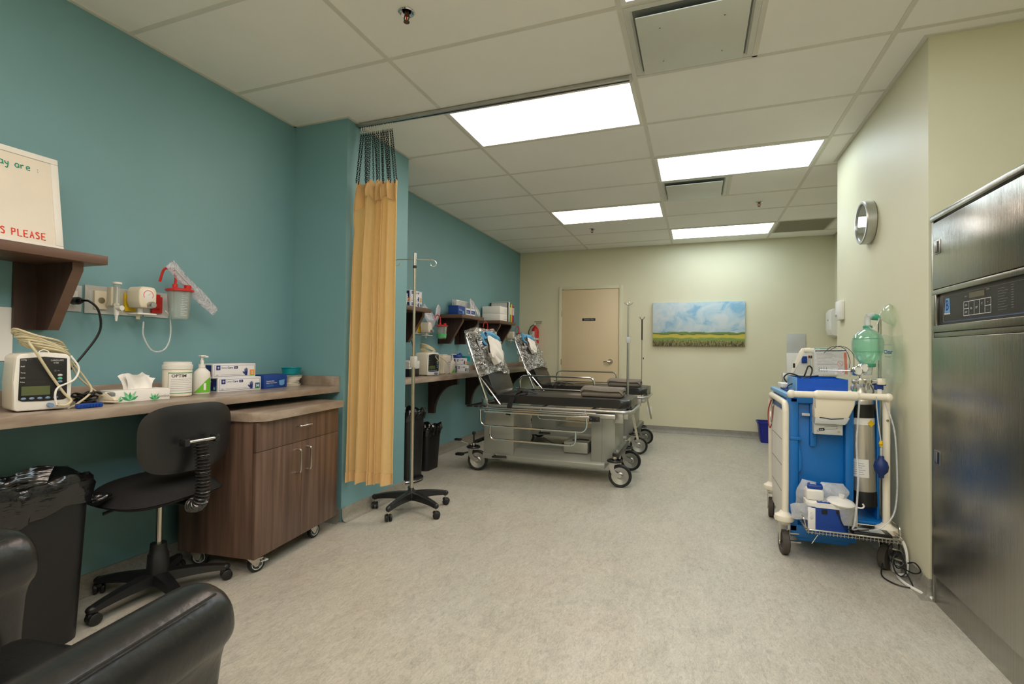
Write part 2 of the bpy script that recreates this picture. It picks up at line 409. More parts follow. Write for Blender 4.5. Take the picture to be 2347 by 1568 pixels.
light(1, -2, m_dc, 'ceiling light panel cut by the top of the frame beside the large air diffuser')
light(0, -4, m_dw, 'ceiling light panel overhead, out of the frame')
light(0, -6, m_dw, 'unseen ceiling panel added as fill light, just behind the viewpoint on the counter side')  # added fill panel, brightens the near ceiling by floor bounce
light(1, -4, m_dw, 'added fill light panel overhead on the steel cabinet side, out of the frame')  # extra panel put in to brighten the near part of the room
light(1, -8, m_dc, 'unseen ceiling panel added for bounce light, farthest behind the viewpoint, cabinet side')  # unseen panel added so more light bounces up from the rear floor
light(0, -8, m_dw, 'unseen ceiling panel added for fill, far behind the viewpoint')  # added out of view to lift the ceiling brightness
light(1, -6, m_dc, 'ceiling light panel behind the viewpoint')
# air diffusers with a hanging square plate
m_dark = mat('dark_plenum', (120, 124, 120), .8)
m_plaq = mat('diffuser_plaque', (214, 216, 204), .45)
for row, lb in ((-1, 'large square plaque air diffuser at the top of the frame'), (3, 'small square plaque air diffuser behind a light panel')):
    cx, cy = GX0+TX+TY/2, GY0+row*TY+TY/2
    t = thing('air_diffuser', lb, 'air vent', (cx, cy, ZC), 0, 'plaque air diffusers')
    b = B(); o_ = .29; i_ = .255
    pr = [(o_, -.002), (i_+.01, -.006), (i_, .0)]
    for s0, s1 in (((-1, -1), (1, -1)), ((1, -1), (1, 1)), ((1, 1), (-1, 1)), ((-1, 1), (-1, -1))):
        vs = [(s[0]*r, s[1]*r, z) for s in (s0, s1) for r, z in pr]
        b.add(vs, [(0, 1, 4, 3), (1, 2, 5, 4)], m_plaq)
    ob('surround', b, t, flat=True)
    ob('throat', B().box(-i_, i_, -i_, i_, -.001, -.0002, m_dark), t)
    ob('plaque', B().box(-.243, .243, -.243, .243, -.030, -.024, m_plaq, bev=.003), t)
    ob('hanger', B().cyl((-.14, -.14, -.03), (-.14, -.14, 0), .004, m_alu, n=6).cyl((.14, .14, -.03), (.14, .14, 0), .004, m_alu, n=6).cyl((.14, -.14, -.03), (.14, -.14, 0), .004, m_alu, n=6).cyl((-.14, .14, -.03), (-.14, .14, 0), .004, m_alu, n=6), t)
# return grille
b = B(); x0, x1, y0, y1 = GX0+2*TX+.012, GX0+2*TX+TY-.012, GY0+6*TY+.012, GY0+7*TY-.012
m_grl = mat('grille_grey', (172, 168, 148), .6)
b.box(x0, x1, y0, y1, ZC-.0035, ZC, m_grl)
for k in range(26):
    yy = y0+.02+(y1-y0-.04)*k/25; b.box(x0+.02, x1-.02, yy-.003, yy+.003, ZC-.007, ZC-.003, m_grl)
solo('return_grille', b, 'dark grey square return air grille beside the farthest light panel', 'air vent', ((x0+x1)/2, (y0+y1)/2, ZC), world=True)
# sprinklers
for (x, y), lb in (((-1.254, 1.93), 'chrome fire sprinkler in the near ceiling at the top of the frame'), ((-1.247, 6.204), 'small fire sprinkler just beyond the light panel over the stretchers'), ((.593, 5.6), 'small fire sprinkler between the small air diffuser and the farthest light')):
    t = thing('fire_sprinkler', lb, 'sprinkler', (x, y, ZC), 0, 'fire sprinklers')
    ob('escutcheon', B().lathe([(.034, 0), (.038, -.004), (.033, -.008), (.025, -.004), (.02, .0)], m_chrome, n=24), t)
    m_bz = bpy.data.materials.get('sprinkler_bronze') or mat('sprinkler_bronze', (110, 86, 72), .3, .8)
    ob('head', B().cyl((0, 0, 0), (0, 0, -.018), .01, m_bz).tube(rounded([(.009, 0, -.016), (.014, 0, -.03), (.004, 0, -.046)], .006), .0028, m_bz, 6).tube(rounded([(-.009, 0, -.016), (-.014, 0, -.03), (-.004, 0, -.046)], .006), .0028, m_bz, 6).cyl((0, 0, -.018), (0, 0, -.044), .003, m_red, n=6), t)
    ob('deflector', B().cyl((0, 0, -.046), (0, 0, -.049), .014, m_bz), t)
# ------------------------------------------------------------------ back wall
t = thing('door_1', 'tan painted door with a lever handle in the back wall', 'door', (-1.515, YB, 0)); t['kind'] = 'structure'
b = B()
for x0, x1, z0, z1 in ((-.485, -.437, 0, 2.14), (.437, .485, 0, 2.14), (-.437, .437, 2.092, 2.14)): b.box(x0, x1, -.022, 0, z0, z1, m_beige, bev=.004)
ob('door_frame', b, t)
ob('door_panel', B().box(-.433, .433, -.012, 0, .008, 2.088, m_doorp, bev=.002), t)
for z in (.25, .98, 1.72): ob('hinge', B().cyl((-.437, -.018, z-.045), (-.437, -.018, z+.045), .008, m_nick), t)
b = B().cyl((.315, -.012, 1.0), (.315, -.03, 1.0), .038, m_nick).cyl((.315, -.03, 1.0), (.315, -.065, 1.0), .012, m_nick)
b.tube(catmull([(.318, -.06, 1.0), (.28, -.066, 1.002), (.22, -.062, .998)], 5), .009, m_nick)
ob('handle', b, t)
b = B().box(-.115, .085, -.016, -.012, 1.61, 1.65, m_black)
b.text('Decision Out', .027, m_ltgrey, frame((-.015, -.0165, 1.6215), (1, 0, 0), (0, 0, 1)), 'CENTER')
ob('door_sign', b, t, label='black engraved name plate')
# painting
t = thing('painting', 'wide canvas painting of clouded blue sky over a yellow and green field', 'painting', (.014, YB-.002, 1.55))
m = bpy.data.materials.new('landscape_paint'); m.use_nodes = True; nt = m.node_tree; p = nt.nodes['Principled BSDF']; p.inputs['Roughness'].default_value = .6
tc = nt.nodes.new('ShaderNodeTexCoord'); sp = nt.nodes.new('ShaderNodeSeparateXYZ'); nt.links.new(tc.outputs['Object'], sp.inputs[0])
def nz(sc, st, dist=0):
    mp = nt.nodes.new('ShaderNodeMapping'); mp.inputs['Scale'].default_value = st; nt.links.new(tc.outputs['Object'], mp.inputs[0])
    n = nt.nodes.new('ShaderNodeTexNoise'); n.inputs['Scale'].default_value = sc; n.inputs['Detail'].default_value = 5; n.inputs['Distortion'].default_value = dist
    nt.links.new(mp.outputs[0], n.inputs[0]); return n.outputs[0]
def rp(src, stops):
    r = nt.nodes.new('ShaderNodeValToRGB'); nt.links.new(src, r.inputs[0])
    for i, (q, c) in enumerate(stops):
        e = r.color_ramp.elements[i] if i < 2 else r.color_ramp.elements.new(q)
        e.position = q; e.color = lin(c) + (1,)
    return r.outputs[0]
def mth(op, a, b_, ):
    x = nt.nodes.new('ShaderNodeMath'); x.operation = op
    for i, q in enumerate((a, b_)):
        if isinstance(q, (int, float)): x.inputs[i].default_value = q
        else: nt.links.new(q, x.inputs[i])
    return x.outputs[0]
sky = rp(nz(4.5, (1, 1, 1.3), .8), [(.34, (132, 178, 206)), (.6, (204, 212, 214)), (.46, (178, 202, 212))])
zz = mth('ADD', mth('MULTIPLY', sp.outputs[2], 1.6), .5)
zz = mth('ADD', zz, mth('MULTIPLY', mth('SUBTRACT', nz(7, (1, 1, 3)), .5), .1))
fld = rp(zz, [(0.0, (96, 74, 60)), (.34, (74, 92, 58)), (.06, (108, 96, 66)), (.12, (140, 158, 92)), (.17, (132, 160, 84)), (.205, (212, 198, 88)), (.26, (204, 190, 84)), (.275, (96, 104, 60)), (.3, (120, 156, 88))])
grs = rp(nz(26, (2.4, 1, .8), 1.2), [(.4, (50, 40, 34)), (.6, (188, 184, 120))])
mx = nt.nodes.new('ShaderNodeMix'); mx.data_type = 'RGBA'
nt.links.new(mth('MULTIPLY', mth('LESS_THAN', zz, .13), .55), mx.inputs[0]); nt.links.new(fld, mx.inputs[6]); nt.links.new(grs, mx.inputs[7])
m2 = nt.nodes.new('ShaderNodeMix'); m2.data_type = 'RGBA'
nt.links.new(mth('GREATER_THAN', zz, .315), m2.inputs[0]); nt.links.new(mx.outputs[2], m2.inputs[6]); nt.links.new(sky, m2.inputs[7]); nt.links.new(m2.outputs[2], p.inputs['Base Color'])
m_land = m
b = B().box(-.605, .605, -.038, -.001, -.31, .31, m_land, bev=.002)
ob('canvas', b, t)
# outlet, document holder
b = B().box(-.035, .035, -.006, 0, -.058, .058, m_white, bev=.002).box(-.017, .017, -.009, -.006, -.034, .034, m_paper)
for z in (-.018, .018): b.box(-.008, -.005, -.0095, -.009, z-.006, z+.006, m_ink).box(.005, .008, -.0095, -.009, z-.006, z+.006, m_ink)
solo('wall_outlet', b, 'white duplex outlet low on the back wall right of the stretchers', 'outlet', (-.635, YB, .305))
t = thing('document_holder', 'wall pocket of white papers on the back wall behind the blue cart', 'document holder', (1.2, YB-.001, .70))
ob('backing_sheet', B().box(-.075, .145, -.012, 0, .44, .715, m_ltgrey, bev=.003), t)
ob('front_panel', B().box(-.08, .25, -.05, -.012, .15, .46, m_paper, bev=.004), t)
ob('pocket', B().box(-.13, .26, -.045, 0, .0, .2, m_alu, bev=.004), t)
ob('eraser', B().box(.09, .15, -.075, -.05, .33, .42, m_dblue, bev=.004), t)
b = B()
for x, c in ((.175, m_dred), (.2, m_ink)): b.cyl((x, -.06, .29), (x, -.06, .40), .008, m_paper).cyl((x, -.06, .395), (x, -.06, .43), .009, c)
ob('markers', b, t)
# fire extinguisher
t = thing('fire_extinguisher', 'red fire extinguisher hanging on the back wall left of the door', 'fire extinguisher', (-2.36, YB-.075, 1.15))
ob('cylinder', B().lathe([(.0, 0), (.05, 0), (.058, .01), (.058, .30), (.05, .34), (.03, .365), (.018, .375), (.018, .39)], m_red), t)
fr = frame((0, -.0, 0), (1, 0, 0), (0, 0, 1))
b = B().lathe([(.0585, .165), (.0585, .195)], m_ltgrey, cap=False)
b.lathe([(.0588, .22), (.0588, .30)], m_paper, cap=False, arc=1.3, M=Matrix.Rotation(-2.7, 4, 'Z')); ob('label_band', b, t)
b = B().cyl((0, 0, .385), (0, 0, .43), .017, m_nick).box(-.015, .11, -.008, .008, .445, .453, m_black2).box(-.015, .10, -.008, .008, .425, .431, m_black2).cyl((0, -.018, .41), (0, -.032, .41), .014, m_gauge)
ob('valve', b, t)
ob('hose', B().tube(catmull([(-.015, 0, .41), (-.07, -.01, .37), (-.105, -.01, .30)], 6), .006, m_black2).tube([(-.105, -.01, .30), (-.1, -.01, .06)], .012, m_black2, rf=lambda t_: .008+.012*t_), t)
# blue recycling bin
b = B()
def binshell(b, w0, d0, w1, d1, h, mt, th=.004, lip=.012, n=4, r=.03):
    def ringp(w_, d_, z):
        out = []
        for cx, cy, a0 in ((w_/2-r, d_/2-r, 0), (-w_/2+r, d_/2-r, PI/2), (-w_/2+r, -d_/2+r, PI), (w_/2-r, -d_/2+r, 1.5*PI)):
            for k in range(n+1): a = a0+PI/2*k/n; out.append((cx+r*math.cos(a), cy+r*math.sin(a), z))
        return out
    rings = [ringp(w0, d0, .0), ringp(w1, d1, h-.02), ringp(w1+lip*2, d1+lip*2, h-.018), ringp(w1+lip*2, d1+lip*2, h), ringp(w1, d1, h), ringp(w0-th*2, d0-th*2, th*2)]
    vs = [p_ for r_ in rings for p_ in r_]; k = len(rings[0]); fs = []
    for i in range(len(rings)-1):
        for j in range(k): fs.append((i*k+j, i*k+(j+1) % k, (i+1)*k+(j+1) % k, (i+1)*k+j))
    fs.append(tuple(range(k-1, -1, -1))); fs.append(tuple((len(rings)-1)*k+j for j in range(k)))
    b.add(vs, fs, mt); return b
solo('recycling_bin', binshell(B(), .26, .19, .33, .24, .27, m_binb), 'small deep blue recycling bin on the floor by the back wall', 'bin', (.92, 7.2, .001))
# right wall fittings
t = thing('wall_clock', 'round silver wall clock on the right wall', 'clock', (XR, 3.76, 2.0), 0)
Mx = frame((0, 0, 0), (0, 1, 0), (0, 0, 1)); Mc = Matrix(((0, 0, -1, 0), (1, 0, 0, 0), (0, 1, 0, 0), (0, 0, 0, 1)))
Mc = frame((0, 0, 0), (0, -1, 0), (0, 0, 1))     # z points to -x, into the room
ob('case', B().lathe([(.0, .0), (.128, .0), (.136, .006), (.136, .052), (.131, .058), (.120, .058), (.118, .050), (.118, .012)], m_alu, M=Mc, n=48, cap=False), t)
b = B().lathe([(.0, .0125), (.118, .0125)], m_gauge, M=Mc, n=40, cap=False)
for k in range(12):
    a = PI/2-k*PI/6; h_ = str(12 if k == 0 else k)
    b.text(h_, .022, m_ink, Mc @ Matrix.Translation((math.cos(a)*.092, math.sin(a)*.092-.008, .0128)), 'CENTER')
ob('dial', b, t)
b = B()
for a, L, wd in ((-1.2, .06, .004), (-.25, .09, .003)):
    b.prism([(-.01*math.cos(a)-wd*math.sin(a), -.01*math.sin(a)+wd*math.cos(a)), (-.01*math.cos(a)+wd*math.sin(a), -.01*math.sin(a)-wd*math.cos(a)), (L*math.cos(a), L*math.sin(a))], .016, .018, m_ink, Mc)
b.lathe([(.0, .02), (.006, .02), (.006, .0125)], m_ink, M=Mc, n=12); ob('hands', b, t)
ob('glass', B().lathe([(.0, .05), (.118, .05)], clear('clock_glass', (240, 245, 245), .02, .02, gloss=.5), M=Mc, n=40, cap=False), t)
b = B().box(-.035, 0, -.06, .06, -.07, .075, m_white, bev=.006).cyl((-.035, .02, -.03), (-.045, .02, -.03), .012, m_ltgrey)
solo('wall_control', b, 'small white wall control box at the far edge of the right wall', 'wall control', (XR, 4.42, 1.485))
t = thing('towel_dispenser', 'white paper dispenser on the wall beyond the right wall corner', 'dispenser', (XA, 7.26, 1.36))
ob('cover', B().prism([(0, 0), (-.09, .03), (-.11, .1), (-.11, .32), (-.08, .36), (0, .36)], -.13, .13, m_white, Matrix(((1, 0, 0, 0), (0, 0, 1, 0), (0, 1, 0, 0), (0, 0, 0, 1))), bev=.006), t)
ob('lock', B().cyl((-.11, 0, .22), (-.114, 0, .22), .01, m_grey), t)
# ------------------------------------------------------------------ counters, brackets, shelves
YZ = Matrix(((0, 0, 1, 0), (1, 0, 0, 0), (0, 1, 0, 0), (0, 0, 0, 1)))      # local (x,y,z) -> world (y,z,x)
XZ = Matrix(((1, 0, 0, 0), (0, 0, 1, 0), (0, 1, 0, 0), (0, 0, 0, 1)))      # local (x,y,z) -> world (x,z,y)
def counter(name, y0, y1, label, endsplash, x1=-2.225):
    t = thing(name, label, 'counter', (-2.44, (y0+y1)/2, .86)); yc = (y0+y1)/2
    ob('worktop', B().box(XL+.001, x1, y0, y1, .86, .90, m_counter, bev=.003), t, world=True)
    b = B().box(XL+.001, XL+.02, y0, y1, .90, .965, m_counter, bev=.002)
    for s in endsplash: b.box(XL+.02, x1, min(s, s+.019) if s < yc else s-.019, (s+.019) if s < yc else s, .90, .965, m_counter, bev=.002)
    ob('backsplash', b, t, world=True); return t
counter('wall_counter', -.9, YP0-.002, 'taupe laminate wall counter in the near bay, carrying the patient monitor and tissue box', [YP0-.002])
counter('wall_counter', YP1+.002, YB-.002, 'taupe laminate wall counter in the far bay behind the stretchers', [YB-.002])
def counter_bracket(y, lb, d=.34, h=.38, th=.045):
    n = 10; poly = [(XL+.001, .859), (XL+.001, .859-h), (XL+.07, .859-h)]
    poly += [(XL+.07+(d-.07)*math.sin(PI/2*k/n)**1.0*1.0 if 0 else XL+d-(d-.07)*math.cos(PI/2*k/n), .859-h+(h-.07)*math.sin(PI/2*k/n)) for k in range(1, n+1)]
    poly += [(XL+d, .859)]
    b = B().prism(poly, y-th/2, y+th/2, m_wood2, XZ)
    solo('counter_bracket', b, lb, 'bracket', (XL+.1, y, .48), world=True, group='counter brackets')
counter_bracket(1.76, 'dark bracket under the near counter behind the task chair')
counter_bracket(4.62, 'dark curved bracket under the far counter beside the black bins')
counter_bracket(5.52, 'dark curved bracket under the far counter just left of the raised stretcher back')
counter_bracket(6.9, 'dark curved bracket under the far counter near the back wall')
def shelf(y0, y1, lb, br, d=.305, zt=1.532):
    t = thing('wall_shelf', lb, 'shelf', (XL+.12, (y0+y1)/2, zt-.035), 0, 'bracketed wall shelves')
    ob('board', B().box(XL+.001, XL+d, y0, y1, zt-.038, zt, m_wedge, bev=.0015), t, world=True)
    for y in br:
        poly = [(XL+.001, zt-.038), (XL+.001, 1.215), (XL+.10, 1.215), (XL+.255, zt-.068), (XL+.255, zt-.038)]
        b = B().prism(poly, y+.075, y+.112, m_wood2, XZ)
        b.prism([(XL+.10, 1.2145), (XL+.103, 1.2145), (XL+.258, zt-.07), (XL+.258, zt-.0385), (XL+.255, zt-.0385), (XL+.255, zt-.068)], y+.074, y+.113, m_wedge, XZ)
        b.box(XL+.001, XL+.02, y, y+.075, 1.215, zt-.038, m_wood2)
        o = ob('bracket', b, t, world=True)
        ob('screw_cap', B().cyl((XL+.02, y+.045, 1.26), (XL+.0235, y+.045, 1.26), .007, m_alu, n=10).cyl((XL+.02, y+.045, 1.42), (XL+.0235, y+.045, 1.42), .007, m_alu, n=10), o)
    return t
shelf(.25, 1.366, 'dark wood wall shelf holding the whiteboard at the left edge', (.42, 1.19))
shelf(3.47, 4.11, 'dark wood wall shelf just past the pier behind the drip pole', (3.55, 3.95))
shelf(4.76, 5.345, 'dark wood wall shelf holding the blue mask box', (4.79, 5.193))
shelf(5.85, 6.445, 'dark wood wall shelf holding the row of binders', (5.88, 6.30))
# whiteboard leaning on the near shelf, wall sheet
t = thing('whiteboard', 'white marker board leaning on the near shelf with green and red handwriting', 'whiteboard', (-2.45, .862, 1.533))
lean = math.radians(9); Mw = Matrix.Translation((-2.45, .862, 1.533)) @ Matrix.Rotation(-lean, 4, 'Y') @ frame((0, 0, 0), (0, 1, 0), (0, 0, 1))
HW, HH = .40, .395
ob('panel', B().box(-HW+.02, HW-.02, .02, HH-.02, -.008, .001, m_board, M=Mw), t, world=True)
b = B()
for x0, x1, y0, y1 in ((-HW, HW, 0, .024), (-HW, HW, HH-.024, HH), (-HW, -HW+.026, .024, HH-.024), (HW-.026, HW, .024, HH-.024)): b.box(x0, x1, y0, y1, -.012, .006, m_white, bev=.003, M=Mw)
ob('frame', b, t, world=True)
def strokes(b, word, x, y, s, mt, M, r=.0024, sy=1.0, adv=.95):
    G = {'d': [[(.6, 1.3), (.6, 0)], [(.6, .6), (.3, .75), (0, .35), (.3, 0), (.6, .2)]], 'a': [[(.6, .7), (.2, .75), (0, .3), (.3, 0), (.6, .3)], [(.6, .75), (.65, 0)]],
         'y': [[(0, .7), (.1, .3), (.4, .2)], [(.55, .7), (.5, 0), (.3, -.5), (0, -.4)]], 'r': [[(0, .7), (.05, 0)], [(.05, .45), (.3, .7), (.5, .65)]],
         'e': [[(0, .4), (.55, .45), (.4, .75), (.05, .6), (.1, .1), (.6, .05)]], ':': [[(.3, .15), (.32, .2)], [(.3, .6), (.32, .65)]],
         'P': [[(0, 0), (0, 1)], [(0, 1), (.5, .95), (.5, .55), (0, .5)]], 'L': [[(0, 1), (0, 0), (.6, 0)]], 'E': [[(.6, 1), (0, 1), (0, 0), (.6, 0)], [(0, .5), (.5, .5)]],
         'A': [[(0, 0), (.3, 1), (.6, 0)], [(.12, .4), (.5, .4)]], 'S': [[(.55, .9), (.2, 1), (.05, .75), (.5, .4), (.4, .05), (0, .1)]], 'O': [[(.3, 1), (0, .5), (.3, 0), (.6, .5), (.3, 1)]], ' ': []}
    for ch in word:
        for st in G.get(ch, []):
            P = [M @ V((x+px*s, y+py*s*sy, .0018)) for px, py in (catmull([(a, b_, 0) for a, b_ in st], 4) if len(st) > 3 and 0 else [(a, b_) for a, b_ in st])]
            b.tube(catmull(P, 4) if ch.islower() or ch in 'SO' else P, r, mt, n=6)
        x += s*(adv if ch != ' ' else .7)
    return b
ob('green_writing', strokes(B(), 'day are :', .194, HH-.078, .0185, m_inkgr, Mw, .0018, 1.15), t, world=True, label='green marker words')
b = B(); strokes(b, 'OS PLEASE', .186, .040, .0195, m_inkr, Mw, .0021, 1.35)
ob('red_writing', b, t, world=True, label='red marker words')
solo('notice_sheet', B().box(XL+.001, XL+.004, .96, 1.196, 1.085, 1.305, m_paper), 'blank white notice sheet on the wall under the near shelf', 'paper', (XL, 1.07, 1.19), world=True)
# ------------------------------------------------------------------ medical gas wall outlets
def gas_panel(y0, lab):
    t = thing('gas_outlet_panel', lab, 'gas outlet', (XL, y0+.19, 1.365))
    for k in range(3):
        ya = y0+k*.13; b = B()
        pr = [(ya, 1.302), (ya+.126, 1.302), (ya+.126, 1.432), (ya, 1.432)]; ins = .022
        q = [(ya+ins, 1.302+ins), (ya+.126-ins, 1.302+ins), (ya+.126-ins, 1.432-ins), (ya+ins, 1.432-ins)]
        vs = [(XL+.001, *p_) for p_ in pr]+[(XL+.008, *p_) for p_ in pr]+[(XL+.002, *p_) for p_ in q]
        fs = [(0, 1, 5, 4), (1, 2, 6, 5), (2, 3, 7, 6), (3, 0, 4, 7)]+[(4+i, 4+(i+1) % 4, 8+(i+1) % 4, 8+i) for i in range(4)]+[(8, 9, 10, 11)]
        o = ob('face_plate', b.add(vs, fs, m_alu if 0 else m_ltgrey), t, world=True, flat=True)
        c = (m_cream, m_yel, m_red)[k]
        bb = B().box(XL+.002, XL+.016, ya+.036, ya+.09, 1.323, 1.41, c, bev=.003).cyl((XL+.016, ya+.063, 1.365), (XL+.02, ya+.063, 1.365), .014, m_nick)
        if k == 2: bb.box(XL+.002, XL+.03, ya+.03, ya+.07, 1.345, 1.42, c, bev=.004)
        ob('outlet', bb, o, world=True, label=('cream outlet', 'yellow outlet', 'red outlet')[k])
    return t
gas_panel(1.447, 'row of three grey medical gas plates beside the near shelf')
def power_outlet(y, lb, z=1.365):
    b = B().box(XL+.001, XL+.007, y-.036, y+.036, z-.06, z+.06, m_ltgrey, bev=.002).box(XL+.007, XL+.012, y-.018, y+.018, z-.034, z+.034, m_white, bev=.002)
    return solo('wall_outlet', b, lb, 'outlet', (XL, y, z), world=True)
power_outlet(1.40, 'wall outlet beside the near shelf bracket with a black plug in it')
def flowmeter(y, lb):
    t = thing('flowmeter', lb, 'flowmeter', (XL+.07, y, 1.36)); x = XL+.085
    b = B().cyl((XL+.022, y-.0, 1.345), (x, y, 1.345), .012, m_cream).box(x-.05, x-.014, y-.016, y+.006, 1.34, 1.43, m_cream, bev=.006)
    b.cyl((x, y, 1.295), (x, y, 1.335), .009, m_white, r1=.013).cyl((x, y, 1.268), (x, y, 1.298), .004, m_white, r1=.007); ob('body', b, t, world=True)
    ob('sight_tube', B().cyl((x, y, 1.345), (x, y, 1.445), .0135, m_clear).cyl((x, y, 1.345), (x, y, 1.43), .004, m_white), t, world=True)
    ob('cap', B().cyl((x, y, 1.443), (x, y, 1.452), .019, m_white), t, world=True)
    ob('knob', B().cyl((x, y, 1.33), (x+.03, y+.006, 1.33), .012, m_white), t, world=True)
    return t
flowmeter(1.535, 'clear oxygen flowmeter with a white cap on the near gas plates')
def regulator(y, lb, z=1.375):
    t = thing('suction_regulator', lb, 'regulator', (XL+.07, y, z))
    M = frame((XL+.03, y, z), (0, 1, 0), (0, 0, 1))
    prof = [(-.032, -.048), (.032, -.048), (.042, -.02), (.042, .035), (.03, .055), (-.03, .055), (-.042, .035), (-.042, -.02)]
    ob('housing', B().prism(prof, .0, .095, m_cream, M, bev=.008), t, world=True)
    b = B().lathe([(.0, .096), (.03, .096), (.033, .094), (.033, .09)], m_gauge, M=M @ Matrix.Translation((.0, .014, 0)), n=28, cap=False)
    Mg = M @ Matrix.Translation((.0, .014, .0965))
    for k in range(14):
        a = -.6+k*(PI+1.2)/14; a1 = a+(PI+1.2)/14
        b.add([Mg @ V((.021*math.cos(a), .021*math.sin(a), 0)), Mg @ V((.024*math.cos(a), .024*math.sin(a), 0)), Mg @ V((.024*math.cos(a1), .024*math.sin(a1), 0)), Mg @ V((.021*math.cos(a1), .021*math.sin(a1), 0))], [(0, 1, 2, 3)], m_inkr)
    b.prism([(-.002, -.001), (.002, .001), (.014, .012)], 0, .0006, m_ink, Mg); ob('gauge', b, t, world=True)
    ob('knob', B().lathe([(.0, .122), (.013, .122), (.016, .116), (.017, .09)], m_alu, M=M @ Matrix.Translation((.01, -.034, 0)), n=20, cap=False), t, world=True)
    ob('base_fitting', B().cyl((XL+.085, y-.01, z-.05), (XL+.085, y-.01, z-.075), .012, m_ltgrey).box(XL+.05, XL+.13, y-.05, y+.04, z-.083, z-.075, m_white, bev=.003).cyl((XL+.085, y-.02, z-.083), (XL+.085, y-.02, z-.105), .009, m_cream), t, world=True)
    return t
regulator(1.652, z=1.388, lb='cream suction regulator with round gauge on the yellow near outlet')
def canister(y, lb, z=1.30, x=XL+.13, tall=.135, ring=True, band=False):
    t = thing('suction_canister', lb, 'canister', (x, y, z), 0, 'wall suction canisters')
    prof = [(0, .0), (.043, 0), (.046, .006), (.055, tall)]
    ob('jar', B().lathe(prof+[(.053, tall), (.044, .008), (0, .005)], m_clear, n=28, cap=False), t)
    b = B()
    for k in range(12):
        zz_ = .02+k*.009; rr = .0465+.009*zz_/tall+.0008; wd = .3 if k % 2 else .55
        a0 = -.45
        vs = [(rr*math.cos(a0+wd*q/3), rr*math.sin(a0+wd*q/3), zz_+h_) for h_ in (0, .0016) for q in range(4)]
        b.add(vs, [(0, 1, 5, 4), (1, 2, 6, 5), (2, 3, 7, 6)], m_wink)
    ob('graduations', b, t)
    if band: ob('green_band', B().lathe([(.0478, .012), (.0515, .055)], m_grn, cap=False), t, label='bright green paper band')
    ob('lid', B().lathe([(.0, tall+.014), (.035, tall+.013), (.055, tall+.008), (.064, tall+.004), (.064, tall-.004), (.056, tall-.006)], m_red, cap=False).cyl((.02, .028, tall+.008), (.02, .028, tall+.03), .016, m_red).cyl((-.01, -.018, tall+.01), (-.01, -.018, tall+.032), .012, m_red), t)
    ob('elbow_tube', B().tube(catmull([(-.01, -.018, tall+.02), (-.008, -.018, tall+.07), (-.018, -.03, tall+.105), (-.04, -.055, tall+.105), (-.052, -.068, tall+.04)], 6), .006, m_red), t)
    return t
canister(1.805, tall=.15, z=1.292, lb='clear suction canister with red lid on the near wall beside the counter')
b = B().tube(catmull([(XL+.10, 1.648, 1.272), (XL+.10, 1.65, 1.20), (XL+.105, 1.69, 1.13), (XL+.11, 1.745, 1.135), (XL+.11, 1.775, 1.20), (XL+.105, 1.775, 1.30), (XL+.085, 1.765, 1.335)], 7), .004, m_clearw)
solo('suction_tubing', b, 'clear loop of tubing hanging under the near suction regulator', 'tubing', (XL+.1, 1.7, 1.2), world=True)
def pouch_between(name, A, Bp, wd, th, mt, seed, lb, cat, nrm=(1, 0, 0), ends=.5):
    A = V(A); Bp = V(Bp); d = Bp-A; L = d.length; d.normalize(); n = V(nrm); n = (n-d*n.dot(d)).normalized(); s = d.cross(n)
    rnd = random.Random(seed); ph = [rnd.uniform(0, 6) for _ in range(6)]
    def fn(side):
        def f(u, v):
            w_ = wd*(.78+.22*math.sin(PI*min(1, max(0, v))))*(1+.08*math.sin(9*v+ph[0]))
            bulge = th*math.sin(PI*u)**.7*(math.sin(PI*v)**.6*.85+.12)
            wr = .12*th*math.sin(14*u+ph[1]+5*v)*math.sin(9*v+ph[2])*math.sin(PI*u)
            return A+d*L*v+s*(u-.5)*w_+n*side*(bulge*.5+wr)+n*.3*th*math.sin(3*v+ph[3])
        return f
    b = B().grid(fn(1), 10, 18, mt).grid(fn(-1), 10, 18, mt)
    return solo(name, b, lb, cat, tuple(A), world=True)
pouch_between('catheter_pouch', (XL+.14, 1.745, 1.575), (XL+.13, 2.01, 1.345), .066, .032, m_pouch, 3, 'clear plastic pouch with a suction catheter tucked behind the near red canister lid', 'pouch')
bpy.data.objects['catheter_pouch'].name = 'catheter_pouch'
solo('suction_catheter', B().tube(catmull([(XL+.142, 1.765, 1.555), (XL+.142, 1.86, 1.47), (XL+.137, 1.94, 1.41), (XL+.132, 1.99, 1.362)], 5), .006, m_clearw), 'pale suction catheter inside the pouch by the near canister', 'catheter', (XL+.14, 1.88, 1.44), world=True)
